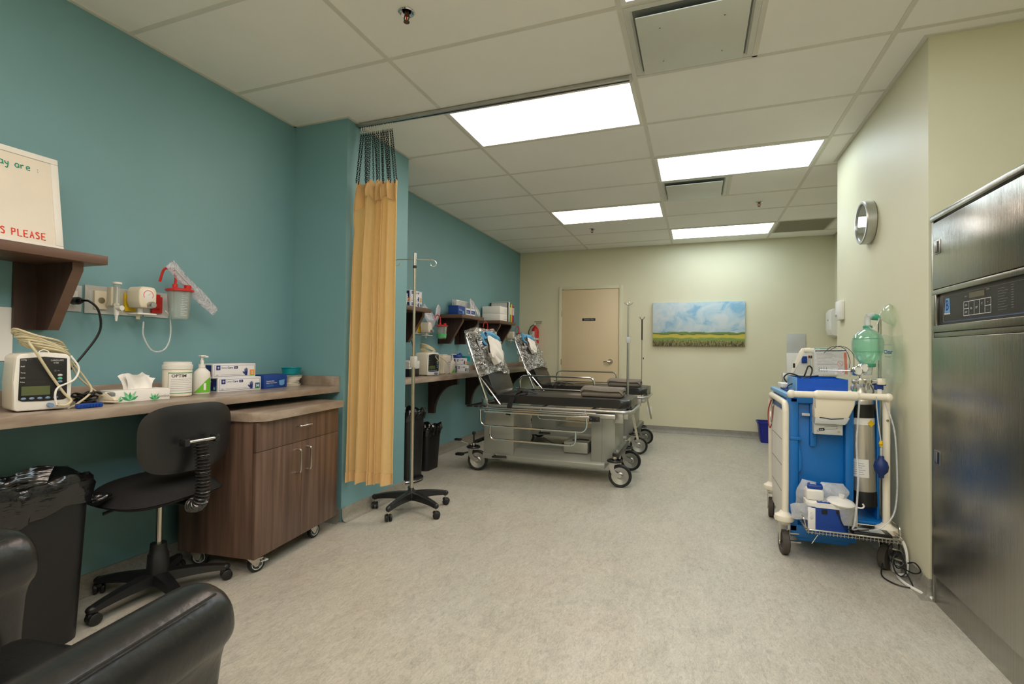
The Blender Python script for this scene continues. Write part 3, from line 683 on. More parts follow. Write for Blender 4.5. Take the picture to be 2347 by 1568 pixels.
# ------------------------------------------------------------------ near counter contents
def monitor(loc, rz, lb, SCL=1.0):
    """patient monitor, front faces local +x"""
    t = thing('patient_monitor', lb, 'medical monitor', loc, rz)
    W_, H_, D_ = .098, .222, .13 if 1 else 0
    b = B()
    prof = [(-W_, .012), (-W_+.01, .004), (W_-.01, .004), (W_, .012), (W_+.002, H_*.5), (W_-.004, H_-.016), (W_-.02, H_-.004), (0, H_+.002), (-W_+.02, H_-.004), (-W_+.004, H_-.016), (-W_-.002, H_*.5)]
    b.prism(prof, -D_, 0, m_cream2, YZ, bev=.006)
    b.prism([(x*.99, z) for x, z in prof], 0, .012, m_white, YZ, bev=.005); ob('case', b, t)
    M = frame((.0125, 0, 0), (0, 1, 0), (0, 0, 1))
    b = B().prism([(-.083, .046), (-.07, .04), (0, .038), (.07, .04), (.083, .046), (.08, .2), (0, .207), (-.08, .2)], -.002, .002, m_black2, M, bev=.001)
    for z0, z1 in ((.172, .193), (.148, .168), (.124, .144), (.10, .12)): b.rect(-.062, .006, z0, z1, m_ink, M, .0022)
    for z, s_ in ((.195, 'mmHg'), (.17, 'MAP'), (.147, 'Temp'), (.128, 'SpO2'), (.112, 'Pulse')): b.text(s_, .007, m_wink, M @ Matrix.Translation((-.078, z-.002, .0018)))
    b.text('CARESCAPE', .0085, m_wink, M @ Matrix.Translation((.022, .190, .0018))); b.text('V100', .0085, m_wink, M @ Matrix.Translation((.032, .180, .0018)))
    b.text('::: --', .012, m_wink, M @ Matrix.Translation((.035, .150, .0018))); ob('display_panel', b, t)
    ob('screen', B().box(-.074, .022, .062, .096, .002, .0035, m_lcd, M=M), t)
    P = [(-.066+k*.027, .05, m_btn) for k in range(5)]+[(.056, .062+k*.016, m_btn) for k in range(1, 4)]+[(.056, .135, m_ltgrey), (.056, .122, m_btng)]
    for x, z, c in P: ob('button', B().sph((x, z, .003), (.0095, .005, .003), c, 10, M=M), t)
    ob('connector', B().cyl((.01, .02, .022), (.045, .02, .022), .009, m_btn).cyl((.01, .052, .022), (.03, .052, .022), .007, m_cable), t)
    for c_ in t.children:
        if SCL != 1.0: c_.scale = (1, SCL, 1)
    ob('handle_notch', B().torus((.006, 0, H_-.005), .016, .002, m_white, axis=(1, 0, 0), n=16, k=6), t)
    return t
mon = monitor((-2.345, 1.152, .9005), math.radians(-12), SCL=.84, lb='cream patient monitor with dark display on the near counter at the left edge')
ob('power_cord', B().cyl((XL+.013, 1.40, 1.352), (XL+.05, 1.40, 1.352), .017, m_black, n=14).cyl((XL+.05, 1.40, 1.352), (XL+.065, 1.405, 1.352), .011, m_black).tube(catmull([(XL+.06, 1.403, 1.352), (XL+.09, 1.42, 1.35), (XL+.10, 1.452, 1.31), (XL+.09, 1.465, 1.22), (XL+.07, 1.42, 1.12), (XL+.06, 1.35, 1.02), (XL+.05, 1.28, .93), (XL+.06, 1.2, .906)], 6), .0048, m_black), mon, world=True, label='black power cord and plug')
b = B(); rnd = random.Random(5)
for k in range(7):
    P = []; zc = 1.135+k*.0075
    for i in range(28):
        a = 2*PI*i/28; P.append((-2.40+(.055-.003*(k % 3))*math.cos(a)+.004*k % .01, 1.185+(.075+.004*(k % 2))*math.sin(a)-.004*k, zc-.028*math.sin(a)+.004*math.sin(3*a+k)))
    b.tube(P, .0042, m_cable, n=7, closed=True)
b.tube(catmull([(-2.36, 1.115, 1.165), (-2.325, 1.10, 1.158), (-2.31, 1.115, 1.12), (-2.312, 1.165, 1.03), (-2.312, 1.205, .965), (-2.305, 1.225, .935), (-2.302, 1.205, .918), (-2.31, 1.19, .921)], 7), .0048, m_cable, n=8)
b.tube(catmull([(-2.37, 1.255, 1.11), (-2.345, 1.27, 1.06), (-2.31, 1.235, 1.015), (-2.308, 1.185, .99), (-2.304, 1.172, .96), (-2.305, 1.178, .922)], 7), .0036, m_white, n=8)
b.tube(catmull([(-2.38, 1.26, 1.09), (-2.39, 1.32, 1.01), (-2.37, 1.33, .96), (-2.35, 1.27, .915), (-2.31, 1.22, .906)], 7), .0042, m_cable, n=8)
b.tube(catmull([(-2.40, 1.26, 1.10), (-2.42, 1.31, 1.02), (-2.40, 1.36, .96), (-2.40, 1.39, .935)], 7), .0036, m_cable, n=8)
solo('monitor_cable', b, 'coiled cream monitor cable lying on top of the near patient monitor', 'cable', (-2.40, 1.18, 1.14), world=True)
t = thing('finger_clip_sensor', 'beige finger clip sensor on the near counter between monitor and tissue box', 'sensor', (-2.39, 1.41, .902), math.radians(20))
ob('upper_jaw', B().prism([(-.045, .022), (-.01, .05), (.03, .022), (.035, .012), (-.03, .014)], -.012, .012, m_cream, XZ, bev=.003), t)
ob('lower_jaw', B().prism([(-.04, .004), (.035, .004), (.035, .011), (-.03, .013)], -.012, .012, m_cream, XZ, bev=.002).box(-.005, .02, -.011, .011, .026, .046, m_grey, bev=.004), t)
b = B(); rnd = random.Random(11)
for k in range(9):
    cx, cy = -2.40+rnd.uniform(-.02, .02), 1.325+rnd.uniform(-.02, .02); P = [(cx+.022*math.cos(a), cy+.03*math.sin(a), .912+k*.005+.006*math.sin(2*a+k)) for a in [2*PI*i/14 for i in range(14)]]
    b.tube(P, .0038, m_black, n=6, closed=True)
solo('sensor_cord', b, 'bundled black cord heap beside the near patient monitor', 'cord', (-2.40, 1.325, .902), world=True)
b = B().box(-.012, .012, -.045, .045, 0, .018, m_dblue, bev=.004)
for k in range(7): b.box(.012, .014, -.036+k*.011, -.031+k*.011, .003, .015, m_dblue)
solo('clip', b, 'small ribbed deep blue clip on the counter by the near monitor foot', 'clip', (-2.30, 1.285, .901), math.radians(0))
b = B().box(-2.60, -2.44, .82, .99, .901, .972, m_black2, bev=.004)
t = solo('desk_device', b, 'low black box behind the near patient monitor at the left edge', 'box', (-2.5, .9, .901), world=True)
b = B()
for k in range(9): b.box(-2.60+.002*(k % 2), -2.44+.003*(k % 3), .80+.003*(k % 2), 1.0-.002*(k % 3), .973+k*.009, .9805+k*.009, m_paper)
t = solo('paper_stack', b, 'stack of cream forms on the black box at the left edge', 'paper', (-2.5, .9, .973), world=True); t['kind'] = 'stuff'
# tissue box
t = thing('tissue_box', 'white tissue box printed with green flowers on the near counter', 'tissue box', (-2.43, 1.545, .9005), math.radians(-4))
b = B().box(-.055, .055, -.118, .118, 0, .052, m_paper, bev=.002)
M = frame((.055, 0, 0), (0, 1, 0), (0, 0, 1)); m_leaf = mat('leaf_print', (86, 190, 130), .6, col2=(190, 226, 196), vscale=50); m_leaf2 = mat('deep_leaf_print', (50, 158, 100), .6)
def petals(b, M, cx, cy, s, n=5, a0=.5, a1=2.6):
    for k in range(n):
        a = a0+(a1-a0)*k/(n-1); dx, dy = math.cos(a), math.sin(a); L = s*(1 if k % 2 else .8)
        pts = [(cx, cy), (cx+dx*L*.5-dy*L*.16, cy+dy*L*.5+dx*L*.16), (cx+dx*L, cy+dy*L), (cx+dx*L*.5+dy*L*.16, cy+dy*L*.5-dx*L*.16)]
        b.add([M @ V((x, min(max(y, .002), .05), .0012+.0001*k)) for x, y in pts], [(0, 1, 2, 3)], m_leaf if k % 2 else m_leaf2)
petals(b, M, -.055, .006, .05); petals(b, M, .05, .002, .036); petals(b, M, -.10, .004, .03, 4)
b.text('Scotties', .018, m_inkg, M @ Matrix.Translation((.058, .012, .001)))
M2 = frame((0, -.118, 0), (1, 0, 0), (0, 0, 1)); petals(b, M2, .0, .004, .042); ob('carton', b, t)
def tis(k):
    def f(u, v):
        y = (u-.5)*(.10+.05*v)+.012*k; x = .02*math.sin(5*u+k)*v+.012*(k-.5)+.012*math.sin(9*u+3*v)
        z = .053+v*(.062+.010*math.sin(3*u+k*2)+.006*math.sin(11*u))
        return (x, y, z)
    return f
ob('tissue', B().grid(tis(0), 16, 8, m_paper).grid(tis(1), 16, 8, m_paper), t)
# wipes tub
def tub(loc, lb, word='OPTIM'):
    t = thing('wipes_tub', lb, 'tub', loc)
    ob('body', B().lathe([(0, 0), (.058, 0), (.064, .006), (.064, .132), (.062, .136), (.062, .142)], m_cream2, n=36), t)
    ob('lid', B().lathe([(.066, .138), (.0665, .158), (.062, .16), (.061, .172), (.055, .174), (0, .175)], m_white, n=36, cap=False), t)
    b = B(); r = .0645; n = 10; a0, a1 = -1.25, .72
    def arcpatch(aa, ab, za, zb, mt, rr=r):
        k = max(2, int(abs(ab-aa)*6)); vs = [(rr*math.cos(aa+(ab-aa)*i/k), rr*math.sin(aa+(ab-aa)*i/k), z) for z in (za, zb) for i in range(k+1)]
        b.add(vs, [(i, i+1, k+2+i, k+1+i) for i in range(k)], mt)
    arcpatch(a0, a1, .018, .122, m_leaf2, r); arcpatch(a0+.04, a1-.04, .021, .117, m_paper, r+.0004)
    for k in range(7): arcpatch(a0+.2, a1-.25-(.2 if k % 2 else 0), .088-k*.009, .0892-k*.009, m_inkg, r+.0008)
    for k, (za, zb) in enumerate(((.03, .04), (.044, .054))): arcpatch(a0+.15, a1-.15, za, za+.0008, m_inkg, r+.0008)
    cu = B(); cu.text(word, .022, m_ink, Matrix.Identity(4), 'CENTER', bold=.0004)
    for i, v in enumerate(cu.v): a = -.50+v[0]/r; cu.v[i] = ((r+.001)*math.cos(a), (r+.001)*math.sin(a), .098+v[1])
    b.add(cu.v, cu.f, m_ink); ob('label', b, t, label='printed paper label with dark lettering'); return t
tub((-2.46, 1.76, .9005), 'white wipes tub with dark lettered label on the near counter')
def pump(loc, rz, lb):
    t = thing('sanitizer_bottle', lb, 'bottle', loc, rz); b = B()
    S = Matrix.Diagonal((.72, 1.1, 1, 1))
    ob('bottle', B().lathe([(0, 0), (.036, 0), (.04, .006), (.04, .095), (.036, .118), (.02, .134), (.0135, .14), (.0135, .152)], m_white, M=S, n=28), t)
    b = B().lathe([(.0155, .14), (.0155, .156), (.009, .158), (.009, .178), (.006, .18), (.006, .196)], m_white, n=16).box(-.012, .046, -.008, .008, .194, .203, m_white, bev=.003).box(-.016, .016, -.014, .014, .198, .206, m_white, bev=.004)
    ob('pump_head', b, t)
    b = B(); n = 12; vs = []
    for i in range(n+1):
        a = -1.35+2.2*i/n; u = i/n; zt = .012+.075*(math.sin(u*PI*.5)**1.6)
        for z in (.010, zt): vs.append(V(((.0403*math.cos(a))*.72+.0008, .0408*math.sin(a)*1.1, z)))
    b.add(vs, [(2*i, 2*i+2, 2*i+3, 2*i+1) for i in range(n)], m_lime)
    vs = [V((.0416*math.cos(a)*.72+.001, .0415*math.sin(a)*1.1, z)) for a in (-.15, .12) for z in (.022, .058)]; b.add(vs, [(0, 2, 3, 1)], m_paper)
    ob('label', b, t, label='green and white label'); return t
pump((-2.47, 1.90, .9005), math.radians(-8), 'white pump bottle with green label beside the wipes tub on the near counter')
# glove boxes
def star(b, M, x, y, s):
    b.rect(x, x+s, y, y+s*1.1, m_navy, M, .0008)
    for k in range(8):
        a = k*PI/4; L = s*(.42 if k % 2 == 0 else .26); c = (x+s/2, y+s*.55)
        pts = [(c[0]+L*math.cos(a), c[1]+L*math.sin(a)), (c[0]+s*.07*math.cos(a+1.57), c[1]+s*.07*math.sin(a+1.57)), (c[0]+s*.07*math.cos(a-1.57), c[1]+s*.07*math.sin(a-1.57))]
        b.add([M @ V((px, py, .0012)) for px, py in pts], [(0, 1, 2)], m_wink)
def glove_hand(b, M, x, y, s):
    b.prism([(x-.12*s, y), (x+.16*s, y), (x+.2*s, y+.45*s), (x-.2*s, y+.45*s)], .0008, .0014, m_navy, M)
    for k, (dx, L) in enumerate(((-.16, .32), (-.05, .42), (.06, .45), (.16, .36))): b.prism([(x+dx*s-.045*s, y+.42*s), (x+dx*s+.045*s, y+.42*s), (x+dx*1.1*s+.03*s, y+(.45+L)*s), (x+dx*1.1*s-.03*s, y+(.45+L)*s)], .0008, .0014, m_navy, M)
    b.prism([(x-.2*s, y+.1*s), (x-.16*s, y+.35*s), (x-.42*s, y+.5*s), (x-.46*s, y+.42*s)], .0008, .0014, m_navy, M)
def glove_box(loc, rz, size, L, lb, group=None, W_=.125, H_=.078):
    """carton, printed front on +x, printed end on -y"""
    t = thing('glove_box', lb, 'glove box', loc, rz, group); b = B().box(-W_/2, W_/2, -L/2, L/2, 0, H_, m_card, bev=.001)
    M = frame((W_/2, 0, 0), (0, 1, 0), (0, 0, 1)); c = m_orange if size == 'S' else m_teala
    for x0, x1, y0, y1 in ((-L/2+.006, L/2-.006, H_-.0095, H_-.008), (-L/2+.006, L/2-.006, .008, .0095), (-L/2+.006, -L/2+.0075, .008, H_-.008), (L/2-.0075, L/2-.006, .008, H_-.008)): b.rect(x0, x1, y0, y1, m_navy, M, .0005)
    star(b, M, -L/2+.018, H_-.034, .024)
    b.text('Sensi', .016, m_inkg, M @ Matrix.Translation((-L/2+.047, H_-.026, .0006))); b.text('Care', .016, m_navy, M @ Matrix.Translation((-L/2+.084, H_-.026, .0006)), bold=.0003)
    b.rect(-L/2+.124, -L/2+.148, H_-.028, H_-.014, m_navy, M, .0007); b.text('Silk', .011, m_wink, M @ Matrix.Translation((-L/2+.127, H_-.0245, .0009)))
    b.text('250', .010, m_inkg, M @ Matrix.Translation((-L/2+.016, .012, .0006))); b.rect(-L/2+.045, L/2-.09, .016, .0172, m_inkg, M, .0006)
    glove_hand(b, M, L/2-.062, .010, .048)
    b.rect(L/2-.037, L/2-.006, .006, .011, m_lime, M, .0007); b.rect(L/2-.037, L/2-.006, .011, .042, c, M, .0008); b.text(size, .026, m_wink, M @ Matrix.Translation((L/2-.0215, .0165, .0009)), 'CENTER', bold=.0004)
    M2 = frame((0, -L/2, 0), (1, 0, 0), (0, 0, 1)); b.rect(-W_/2+.004, W_/2-.012, .006, H_-.006, m_navy, M2, .0005)
    b.text('SensiCare', .013, m_wink, M2 @ Matrix.Translation((-.045, H_-.024, .0007))); b.rect(.018, .046, .008, .034, c, M2, .0008); b.text(size, .022, m_wink, M2 @ Matrix.Translation((.032, .013, .001)), 'CENTER', bold=.0004)
    ob('carton', b, t); return t
glove_box((-2.52, 2.135, .9005), math.radians(-6), 'M', .262, 'white and navy glove box size M, bottom box on the near counter')
glove_box((-2.53, 2.105, .979), math.radians(-4), 'S', .262, 'white and navy glove box size S stacked on the size M box')
def mask_box(loc, rz, lb, L=.185, W_=.10, H_=.083):
    t = thing('mask_box', lb, 'mask box', loc, rz); b = B().box(-W_/2, W_/2, -L/2, L/2, 0, H_, m_cardb, bev=.001)
    M = frame((W_/2, 0, 0), (0, 1, 0), (0, 0, 1))
    for k, s_ in enumerate(('Procedure Mask', 'Masque de procedure')): b.text(s_, .0095, m_wink, M @ Matrix.Translation((-L/2+.018, H_-.042-k*.011, .0005)), bold=.0002)
    for k in range(3): b.rect(-L/2+.018, -L/2+.07+.01*(k % 2), .022-k*.006, .0232-k*.006, m_lblue, M, .0006)
    b.prism([(L/2-.066, .045), (L/2-.02, .05), (L/2-.022, .02), (L/2-.042, .012), (L/2-.062, .018)], .0004, .001, m_lblue, M)
    M3 = frame((0, 0, H_), (0, 1, 0), (-1, 0, 0)); b.rect(-L/2+.03, L/2-.03, -.03, .03, m_navy, M3, .0006); ob('carton', b, t); return t
mask_box((-2.51, 2.385, .9005), math.radians(2), 'blue printed mask box next to the glove boxes on the near counter')
b = B()
for k in range(5): b.lathe([(0, .002), (.064+k*.001, 0), (.069+k*.001, .013)], m_paper if k % 2 else m_cream2, M=Matrix.Translation((0, 0, k*.0125)) @ Matrix.Rotation(.4*k, 4, 'Z') @ Matrix.Diagonal((.8, 1.15, 1, 1)), n=20, cap=False)
b.lathe([(.0, .062), (.078, .062), (.082, .067), (.078, .07), (0, .07)], m_clearw, M=Matrix.Diagonal((.85, 1.1, 1, 1)), n=20, cap=False)
solo('basin_stack', b, 'stack of white basins at the pier end of the near counter', 'basins', (-2.53, 2.575, .9005))
solo('kidney_bowl', B().lathe([(0, 0), (.045, .0), (.056, .008), (.064, .045), (.070, .047), (.066, .05), (.054, .01), (.042, .005), (0, .005)], m_teal2, M=Matrix.Diagonal((.8, 1.08, 1, 1)), n=32, cap=False), 'turquoise plastic bowl on top of the white basins', 'bowl', (-2.53, 2.585, .9715))
# ------------------------------------------------------------------ wheels and castors
def small_caster(t, x, y, r=.04, wd=.022, h=.09, a=0.0, brake=False):
    M = Matrix.Translation((x, y, 0)) @ Matrix.Rotation(a, 4, 'Z')
    b = B().box(-.03, .03, -.03, .03, h-.005, h, m_nick, M=M)
    for s in (-1, 1): b.prism([(-.026, h-.006), (.028, h-.006), (.03+.012, r+.012), (.03, r-.012), (.018, r-.012)], s*(wd/2+.003)-.0015, s*(wd/2+.003)+.0015, m_nick, M @ XZ)
    if brake: b.box(.045, .085, -.018, .018, .045, .052, m_ltgrey, bev=.002, M=M).box(.02, .06, -.014, .014, .062, .07, m_nick, M=M)
    o = ob('caster', b, t)
    c = M @ V((.03, 0, r)); ax = (M.to_3x3() @ V((0, 1, 0)))
    ob('wheel', B().lathe([(.0, -wd/2), (r*.62, -wd/2), (r*.68, -wd/2-.001), (r*.7, -wd/2)], m_ltgrey, o=c, axis=ax, n=24, cap=False).lathe([(r*.62, -wd/2), (r*.94, -wd/2), (r, -wd/2+.004), (r, wd/2-.004), (r*.94, wd/2), (r*.62, wd/2)], m_rub, o=c, axis=ax, n=28).lathe([(.0, wd/2), (r*.62, wd/2), (r*.7, wd/2)], m_ltgrey, o=c, axis=ax, n=24, cap=False).cyl(c-ax*(wd/2+.006), c+ax*(wd/2+.006), .006, m_nick, n=10), o)
# rolling cabinet
CA = math.radians(6.9)
t = thing('rolling_cabinet', 'brown wood grain rolling cabinet with two doors and a drawer under the near counter', 'cabinet', (-2.10, 2.235, 0), CA)
W2, DP = .355, .47
ob('carcass', B().box(-DP, -.022, -W2+.002, W2-.002, .09, .775, m_wood, bev=.001), t)
r_ = .07; n = 6; top = [(-DP-.01, -W2-.02), (-DP-.01, W2+.018), (.03, W2+.018)] + [(.03-r_+r_*math.cos(a), -W2-.02+r_-r_*math.sin(a)) for a in [PI/2*k/n for k in range(n+1)]]
top = [(-DP-.01, -W2-.01), (.03-r_, -W2-.01)] + [(.03-r_+r_*math.sin(PI/2*k/n), -W2-.01+r_-r_*math.cos(PI/2*k/n)) for k in range(1, n+1)] + [(.03, W2+.012), (-DP-.01, W2+.012)]
ob('top', B().prism(top, .777, .82, m_counter, bev=.002), t)
d = ob('drawer', B().box(-.02, 0, -W2, W2, .625, .772, m_wood, bev=.0012), t)
ob('handle', B().tube(rounded([(0, -.045, .715), (.028, -.045, .715), (.028, .055, .715), (0, .055, .715)], .01), .005, m_nick), d)
for s in (-1, 1):
    d = ob('door', B().box(-.02, 0, (-W2 if s < 0 else .0012), (-.0012 if s < 0 else W2), .09, .6225, m_wood, bev=.0012), t)
    ob('handle', B().tube(rounded([(0, s*.045, .585), (.028, s*.045, .585), (.028, s*.045, .455), (0, s*.045, .455)], .018), .0055, m_nick), d)
for x, y, a, br in ((-.06, -.31, 1.2, True), (-.06, .17, 1.45, False), (-DP+.05, -.3, .4, False), (-DP+.05, .3, .9, False)): small_caster(t, x, y, .042, .024, .09, a, br)
# ------------------------------------------------------------------ waste bins
def liner(b, w0, d0, z0, z1, mt, seed, n=72, flare=.012, drop=.2, rfull=.05, top=.012):
    """bin bag folded over the rim: inner fold, rim, crumpled skirt"""
    rnd = random.Random(seed); ph = [rnd.uniform(0, 6.28) for _ in range(8)]
    def rr(a, w_, d_):
        c, s = math.cos(a), math.sin(a); k = 5.0
        r = (abs(c/(w_/2))**k+abs(s/(d_/2))**k)**(-1/k); return r*c, r*s
    rows = [(-.035, -.10), (-.02, -.02), (-.004, top), (.006, top*.9), (flare, -.006), (flare+.003, -drop*.3), (flare, -drop*.62), (flare*.7, -drop)]
    vs = []
    for k, (o_, dz) in enumerate(rows):
        for i in range(n):
            a = 2*PI*i/n; wob = .004*math.sin(11*a+ph[0]+k)+.003*math.sin(23*a+ph[1]+2*k)+.002*math.sin(37*a+ph[2])
            zz_ = z1+dz+(.010*math.sin(5*a+ph[3])+.006*math.sin(13*a+ph[4]))*(1 if k < 5 else .6) + (.35*drop*math.sin(a*1.0+ph[5])*(k-4)/3 if k > 4 else 0)
            x, y = rr(a, w0+2*o_+wob*2, d0+2*o_+wob*2); vs.append((x, y, zz_))
    fs = [(k*n+i, k*n+(i+1) % n, (k+1)*n+(i+1) % n, (k+1)*n+i) for k in range(len(rows)-1) for i in range(n)]
    fs.append(tuple(range(n))[::-1]); b.add(vs, fs, mt); return b
t = thing('waste_bin', 'tall black waste bin with a folded over black liner between armchair and task chair', 'waste bin', (-2.395, 1.04, 0))
ob('shell', binshell(B(), .24, .46, .28, .50, .62, m_black, r=.06), t)
ob('liner', liner(B(), .285, .515, 0, .63, m_bag, 3, drop=.15), t)
ob('liner_knot', B().tube(catmull([(.06, .262, .53), (.07, .28, .525), (.085, .30, .53), (.09, .325, .525), (.07, .335, .515), (.06, .31, .51), (.06, .28, .51)], 5), .008, m_bag, 8, rf=lambda q: .006+.005*math.sin(9*q)).tube(catmull([(.06, .27, .52), (.085, .295, .515), (.095, .325, .528), (.08, .34, .522)], 5), .007, m_bag, 8), t)
t = thing('waste_bin', 'slim black step bin with chrome pedal ring, just behind the drip pole', 'waste bin', (-2.40, 3.80, 0))
ob('shell', binshell(B(), .20, .25, .225, .28, .60, m_black2, r=.05), t)
ob('liner', liner(B(), .227, .282, 0, .608, m_bag, 8, drop=.10), t)
ob('pedal', B().tube(catmull([(.02+.14*math.cos(a), -.03+.16*math.sin(a), .022) for a in [-2.2+2.9*k/14 for k in range(15)]], 2), .007, m_chrome).lathe([(.10, 0), (.15, .0), (.155, .018), (.14, .03)], m_black2, n=24), t)
t = thing('waste_bin', 'smaller black waste basket to the right of the slim step bin', 'waste bin', (-2.45, 4.22, 0))
ob('shell', binshell(B(), .17, .23, .20, .28, .40, m_black, r=.04), t)
ob('liner', liner(B(), .202, .282, 0, .41, m_bag, 21, drop=.06), t)
# ------------------------------------------------------------------ five star bases
def twin_wheel(b_par, M, r=.025):
    o = ob('caster', B().cyl((0, 0, .05), (0, 0, .075), .006, m_nick, n=8).box(-.02, .02, -.012, .012, .035, .052, m_black, bev=.006), b_par)
    b = B()
    for s in (-1, 1): b.lathe([(0, .004), (r*.7, .004), (r*.96, .007), (r, .011), (r*.98, .019), (r*.8, .022), (0, .022)], m_black, o=(0.006, 0, r), axis=(0, s, 0), n=20, cap=False)
    w_ = ob('wheel', b, o); o.matrix_local = M; return o
def star_base(t, R, z, mt, a0, leg_h=.03, wdt=.028, hub_r=.045, drop=.02, wr=.025, wa=None):
    for k in range(5):
        a = a0+2*PI*k/5; M = Matrix.Rotation(a, 4, 'Z'); b = B(); n = 8; vs = []
        for i in range(n+1):
            u = i/n; x = hub_r*.5+(R-hub_r*.5)*u; wz = wdt*(1.15-.45*u); zt = z+.012-drop*u*u*1.6; hh = leg_h*(1.25-.6*u)
            vs += [V((x, -wz, zt-hh)), V((x, -wz*.8, zt-.004)), V((x, -wz*.35, zt)), V((x, wz*.35, zt)), V((x, wz*.8, zt-.004)), V((x, wz, zt-hh))]
        fs = [(6*i+j, 6*i+6+j, 6*i+6+(j+1) % 6, 6*i+(j+1) % 6) for i in range(n) for j in range(6)]
        fs += [tuple(range(6)), tuple(6*n+j for j in range(5, -1, -1))]
        b.X = M; b.add(vs, fs, mt); b.sph((R, 0, z+.012-drop*1.6-leg_h*.4), (.024, wdt*.72, leg_h*.45), mt, 12)
        leg = ob('leg', b, t)
        twin_wheel(leg, Matrix.Translation((R*math.cos(a), R*math.sin(a), 0)) @ Matrix.Rotation((wa[k] if wa else a+1.2*k), 4, 'Z'), wr)
# drip pole
t = thing('drip_pole', 'chrome drip pole on a black five-legged wheeled base in front of the teal pier', 'iv pole', (-1.905, 3.09, 0))
star_base(t, .265, .125, m_black2, math.radians(-92), leg_h=.045, wdt=.026, wa=[2.4, .4, .3, 2.8, 2.2])
ob('hub', B().lathe([(.0, .085), (.045, .085), (.05, .10), (.045, .135), (.022, .145), (.016, .16)], m_black2), t)
b = B().cyl((0, 0, .13), (0, 0, 1.03), .0125, m_nick).cyl((0, 0, 1.0), (0, 0, 1.84), .0095, m_nick); ob('pole', b, t)
ob('height_clamp', B().box(-.018, .022, -.02, .02, 1.02, 1.10, m_ltgrey, bev=.005), t)
b = B()
for s in (-1, 1):
    fx, fy = .937*s, .349*s
    P = [(0, 0, 1.80), (fx*.10, fy*.10, 1.797), (fx*.125, fy*.125, 1.797), (fx*.15, fy*.15, 1.785), (fx*.153, fy*.153, 1.765), (fx*.138, fy*.138, 1.75), (fx*.115, fy*.115, 1.757), (fx*.112, fy*.112, 1.775)]
    b.tube(catmull(P, 4), .0035, m_chrome, 7)
ob('hook_bar', b, t)
ob('collar', B().cyl((0, 0, 1.735), (0, 0, 1.755), .013, m_black, n=16).cyl((0, 0, 1.755), (0, 0, 1.845), .012, m_chrome, n=16), t)
# ------------------------------------------------------------------ task chair
t = thing('task_chair', 'black armless task chair on a five-star base pushed under the near counter', 'chair', (-2.335, 1.60, 0))
star_base(t, .272, .10, m_black, math.radians(128), leg_h=.04, wdt=.03, wa=[.4, 2.5, 1.5, .3, 1.1])
ob('column', B().lathe([(.0, .055), (.045, .055), (.048, .07), (.042, .19), (.036, .20), (.033, .24), (.0, .24)], m_black, n=24).cyl((0, 0, .24), (0, 0, .46), .014, m_nick), t)
ob('mechanism', B().box(-.09, .11, -.06, .06, .435, .462, m_black, bev=.008).tube(catmull([(-.05, -.05, .44), (-.05, -.15, .435), (-.06, -.2, .425)], 4), .007, m_black).box(.10, .17, .0, .05, .44, .447, m_nick, bev=.002), t)
def seatp(u, v):
    a = (u-.5)*2; c = (v-.5)*2
    k = 3.2; m_ = max(1e-6, (abs(a)**k+abs(c)**k)**(1/k)); q = max(abs(a), abs(c)); a2, c2 = a*q/m_, c*q/m_
    edge = q; return (-.02+a2*.225, c2*.235, .470+.068*(1-edge**6)+.012*(1-abs(c2))-(.03*max(0, -a2-.55)))
def seatb(u, v):
    p_ = seatp(1-u, v); return (p_[0], p_[1], p_[2]-.002-.05*(1-(max(abs(u-.5), abs(v-.5))*2)**8)-.055*(1-(max(abs(u-.5), abs(v-.5))*2)**5)*.9)
ob('seat', B().grid(seatp, 22, 22, m_fabric).grid(seatb, 22, 22, m_fabric), t)
def backf(off, s=1.0):
    def f(u, v):
        a = (u-.5)*2; c = (v-.5)*2; k = 3.4; m_ = max(1e-6, (abs(a)**k+abs(c)**k)**(1/k)); q = max(abs(a), abs(c)); a2, c2 = a*q/m_, c*q/m_
        y = a2*.225*s*(1-.06*(c2*.5-.5)**2 if 0 else 1-.05*(1-c2)*.5); z = .745+c2*.152*s
        e = 1-max(abs(a), abs(c))**6
        return (.205+.03*(a2*a2)*-1.0+off*e+.02*(z-.75), y, z)
    return f
ob('backrest', B().grid(backf(.012), 20, 14, m_black2).grid(lambda u, v: backf(-.045)(1-u, v), 20, 14, m_fabric), t)
P = catmull([(.03, .0, .445), (.15, 0, .44), (.245, 0, .445), (.275, 0, .50), (.275, 0, .62), (.262, 0, .72)], 8)
ob('back_bar', B().tube(P, .012, m_black2, 8), t)
m_bel = mat('ribbed_rubber', (44, 43, 41), .22, spec=.8)
P2 = P[int(len(P)*.30):]
cum = [0]
for a_, b_ in zip(P2, P2[1:]): cum.append(cum[-1]+(b_-a_).length)
pts = []; steps = 170
for i in range(steps+1):
    s_ = cum[-1]*i/steps; j = max(k for k in range(len(cum)) if cum[k] <= s_+1e-9); j = min(j, len(P2)-2); f_ = (s_-cum[j])/max(1e-9, cum[j+1]-cum[j]); pts.append(P2[j].lerp(P2[j+1], f_))
ob('bellows', B().tube(pts, .027, m_bel, 16, rf=lambda q: .026+.006*math.sin(q*2*PI*23)), t)
ob('back_bolt_bar', B().cyl((.265, -.07, .735), (.265, .07, .735), .008, m_nick).box(.235, .275, -.085, -.06, .718, .75, m_black2, bev=.005).box(.235, .275, .06, .085, .718, .75, m_black2, bev=.005), t)
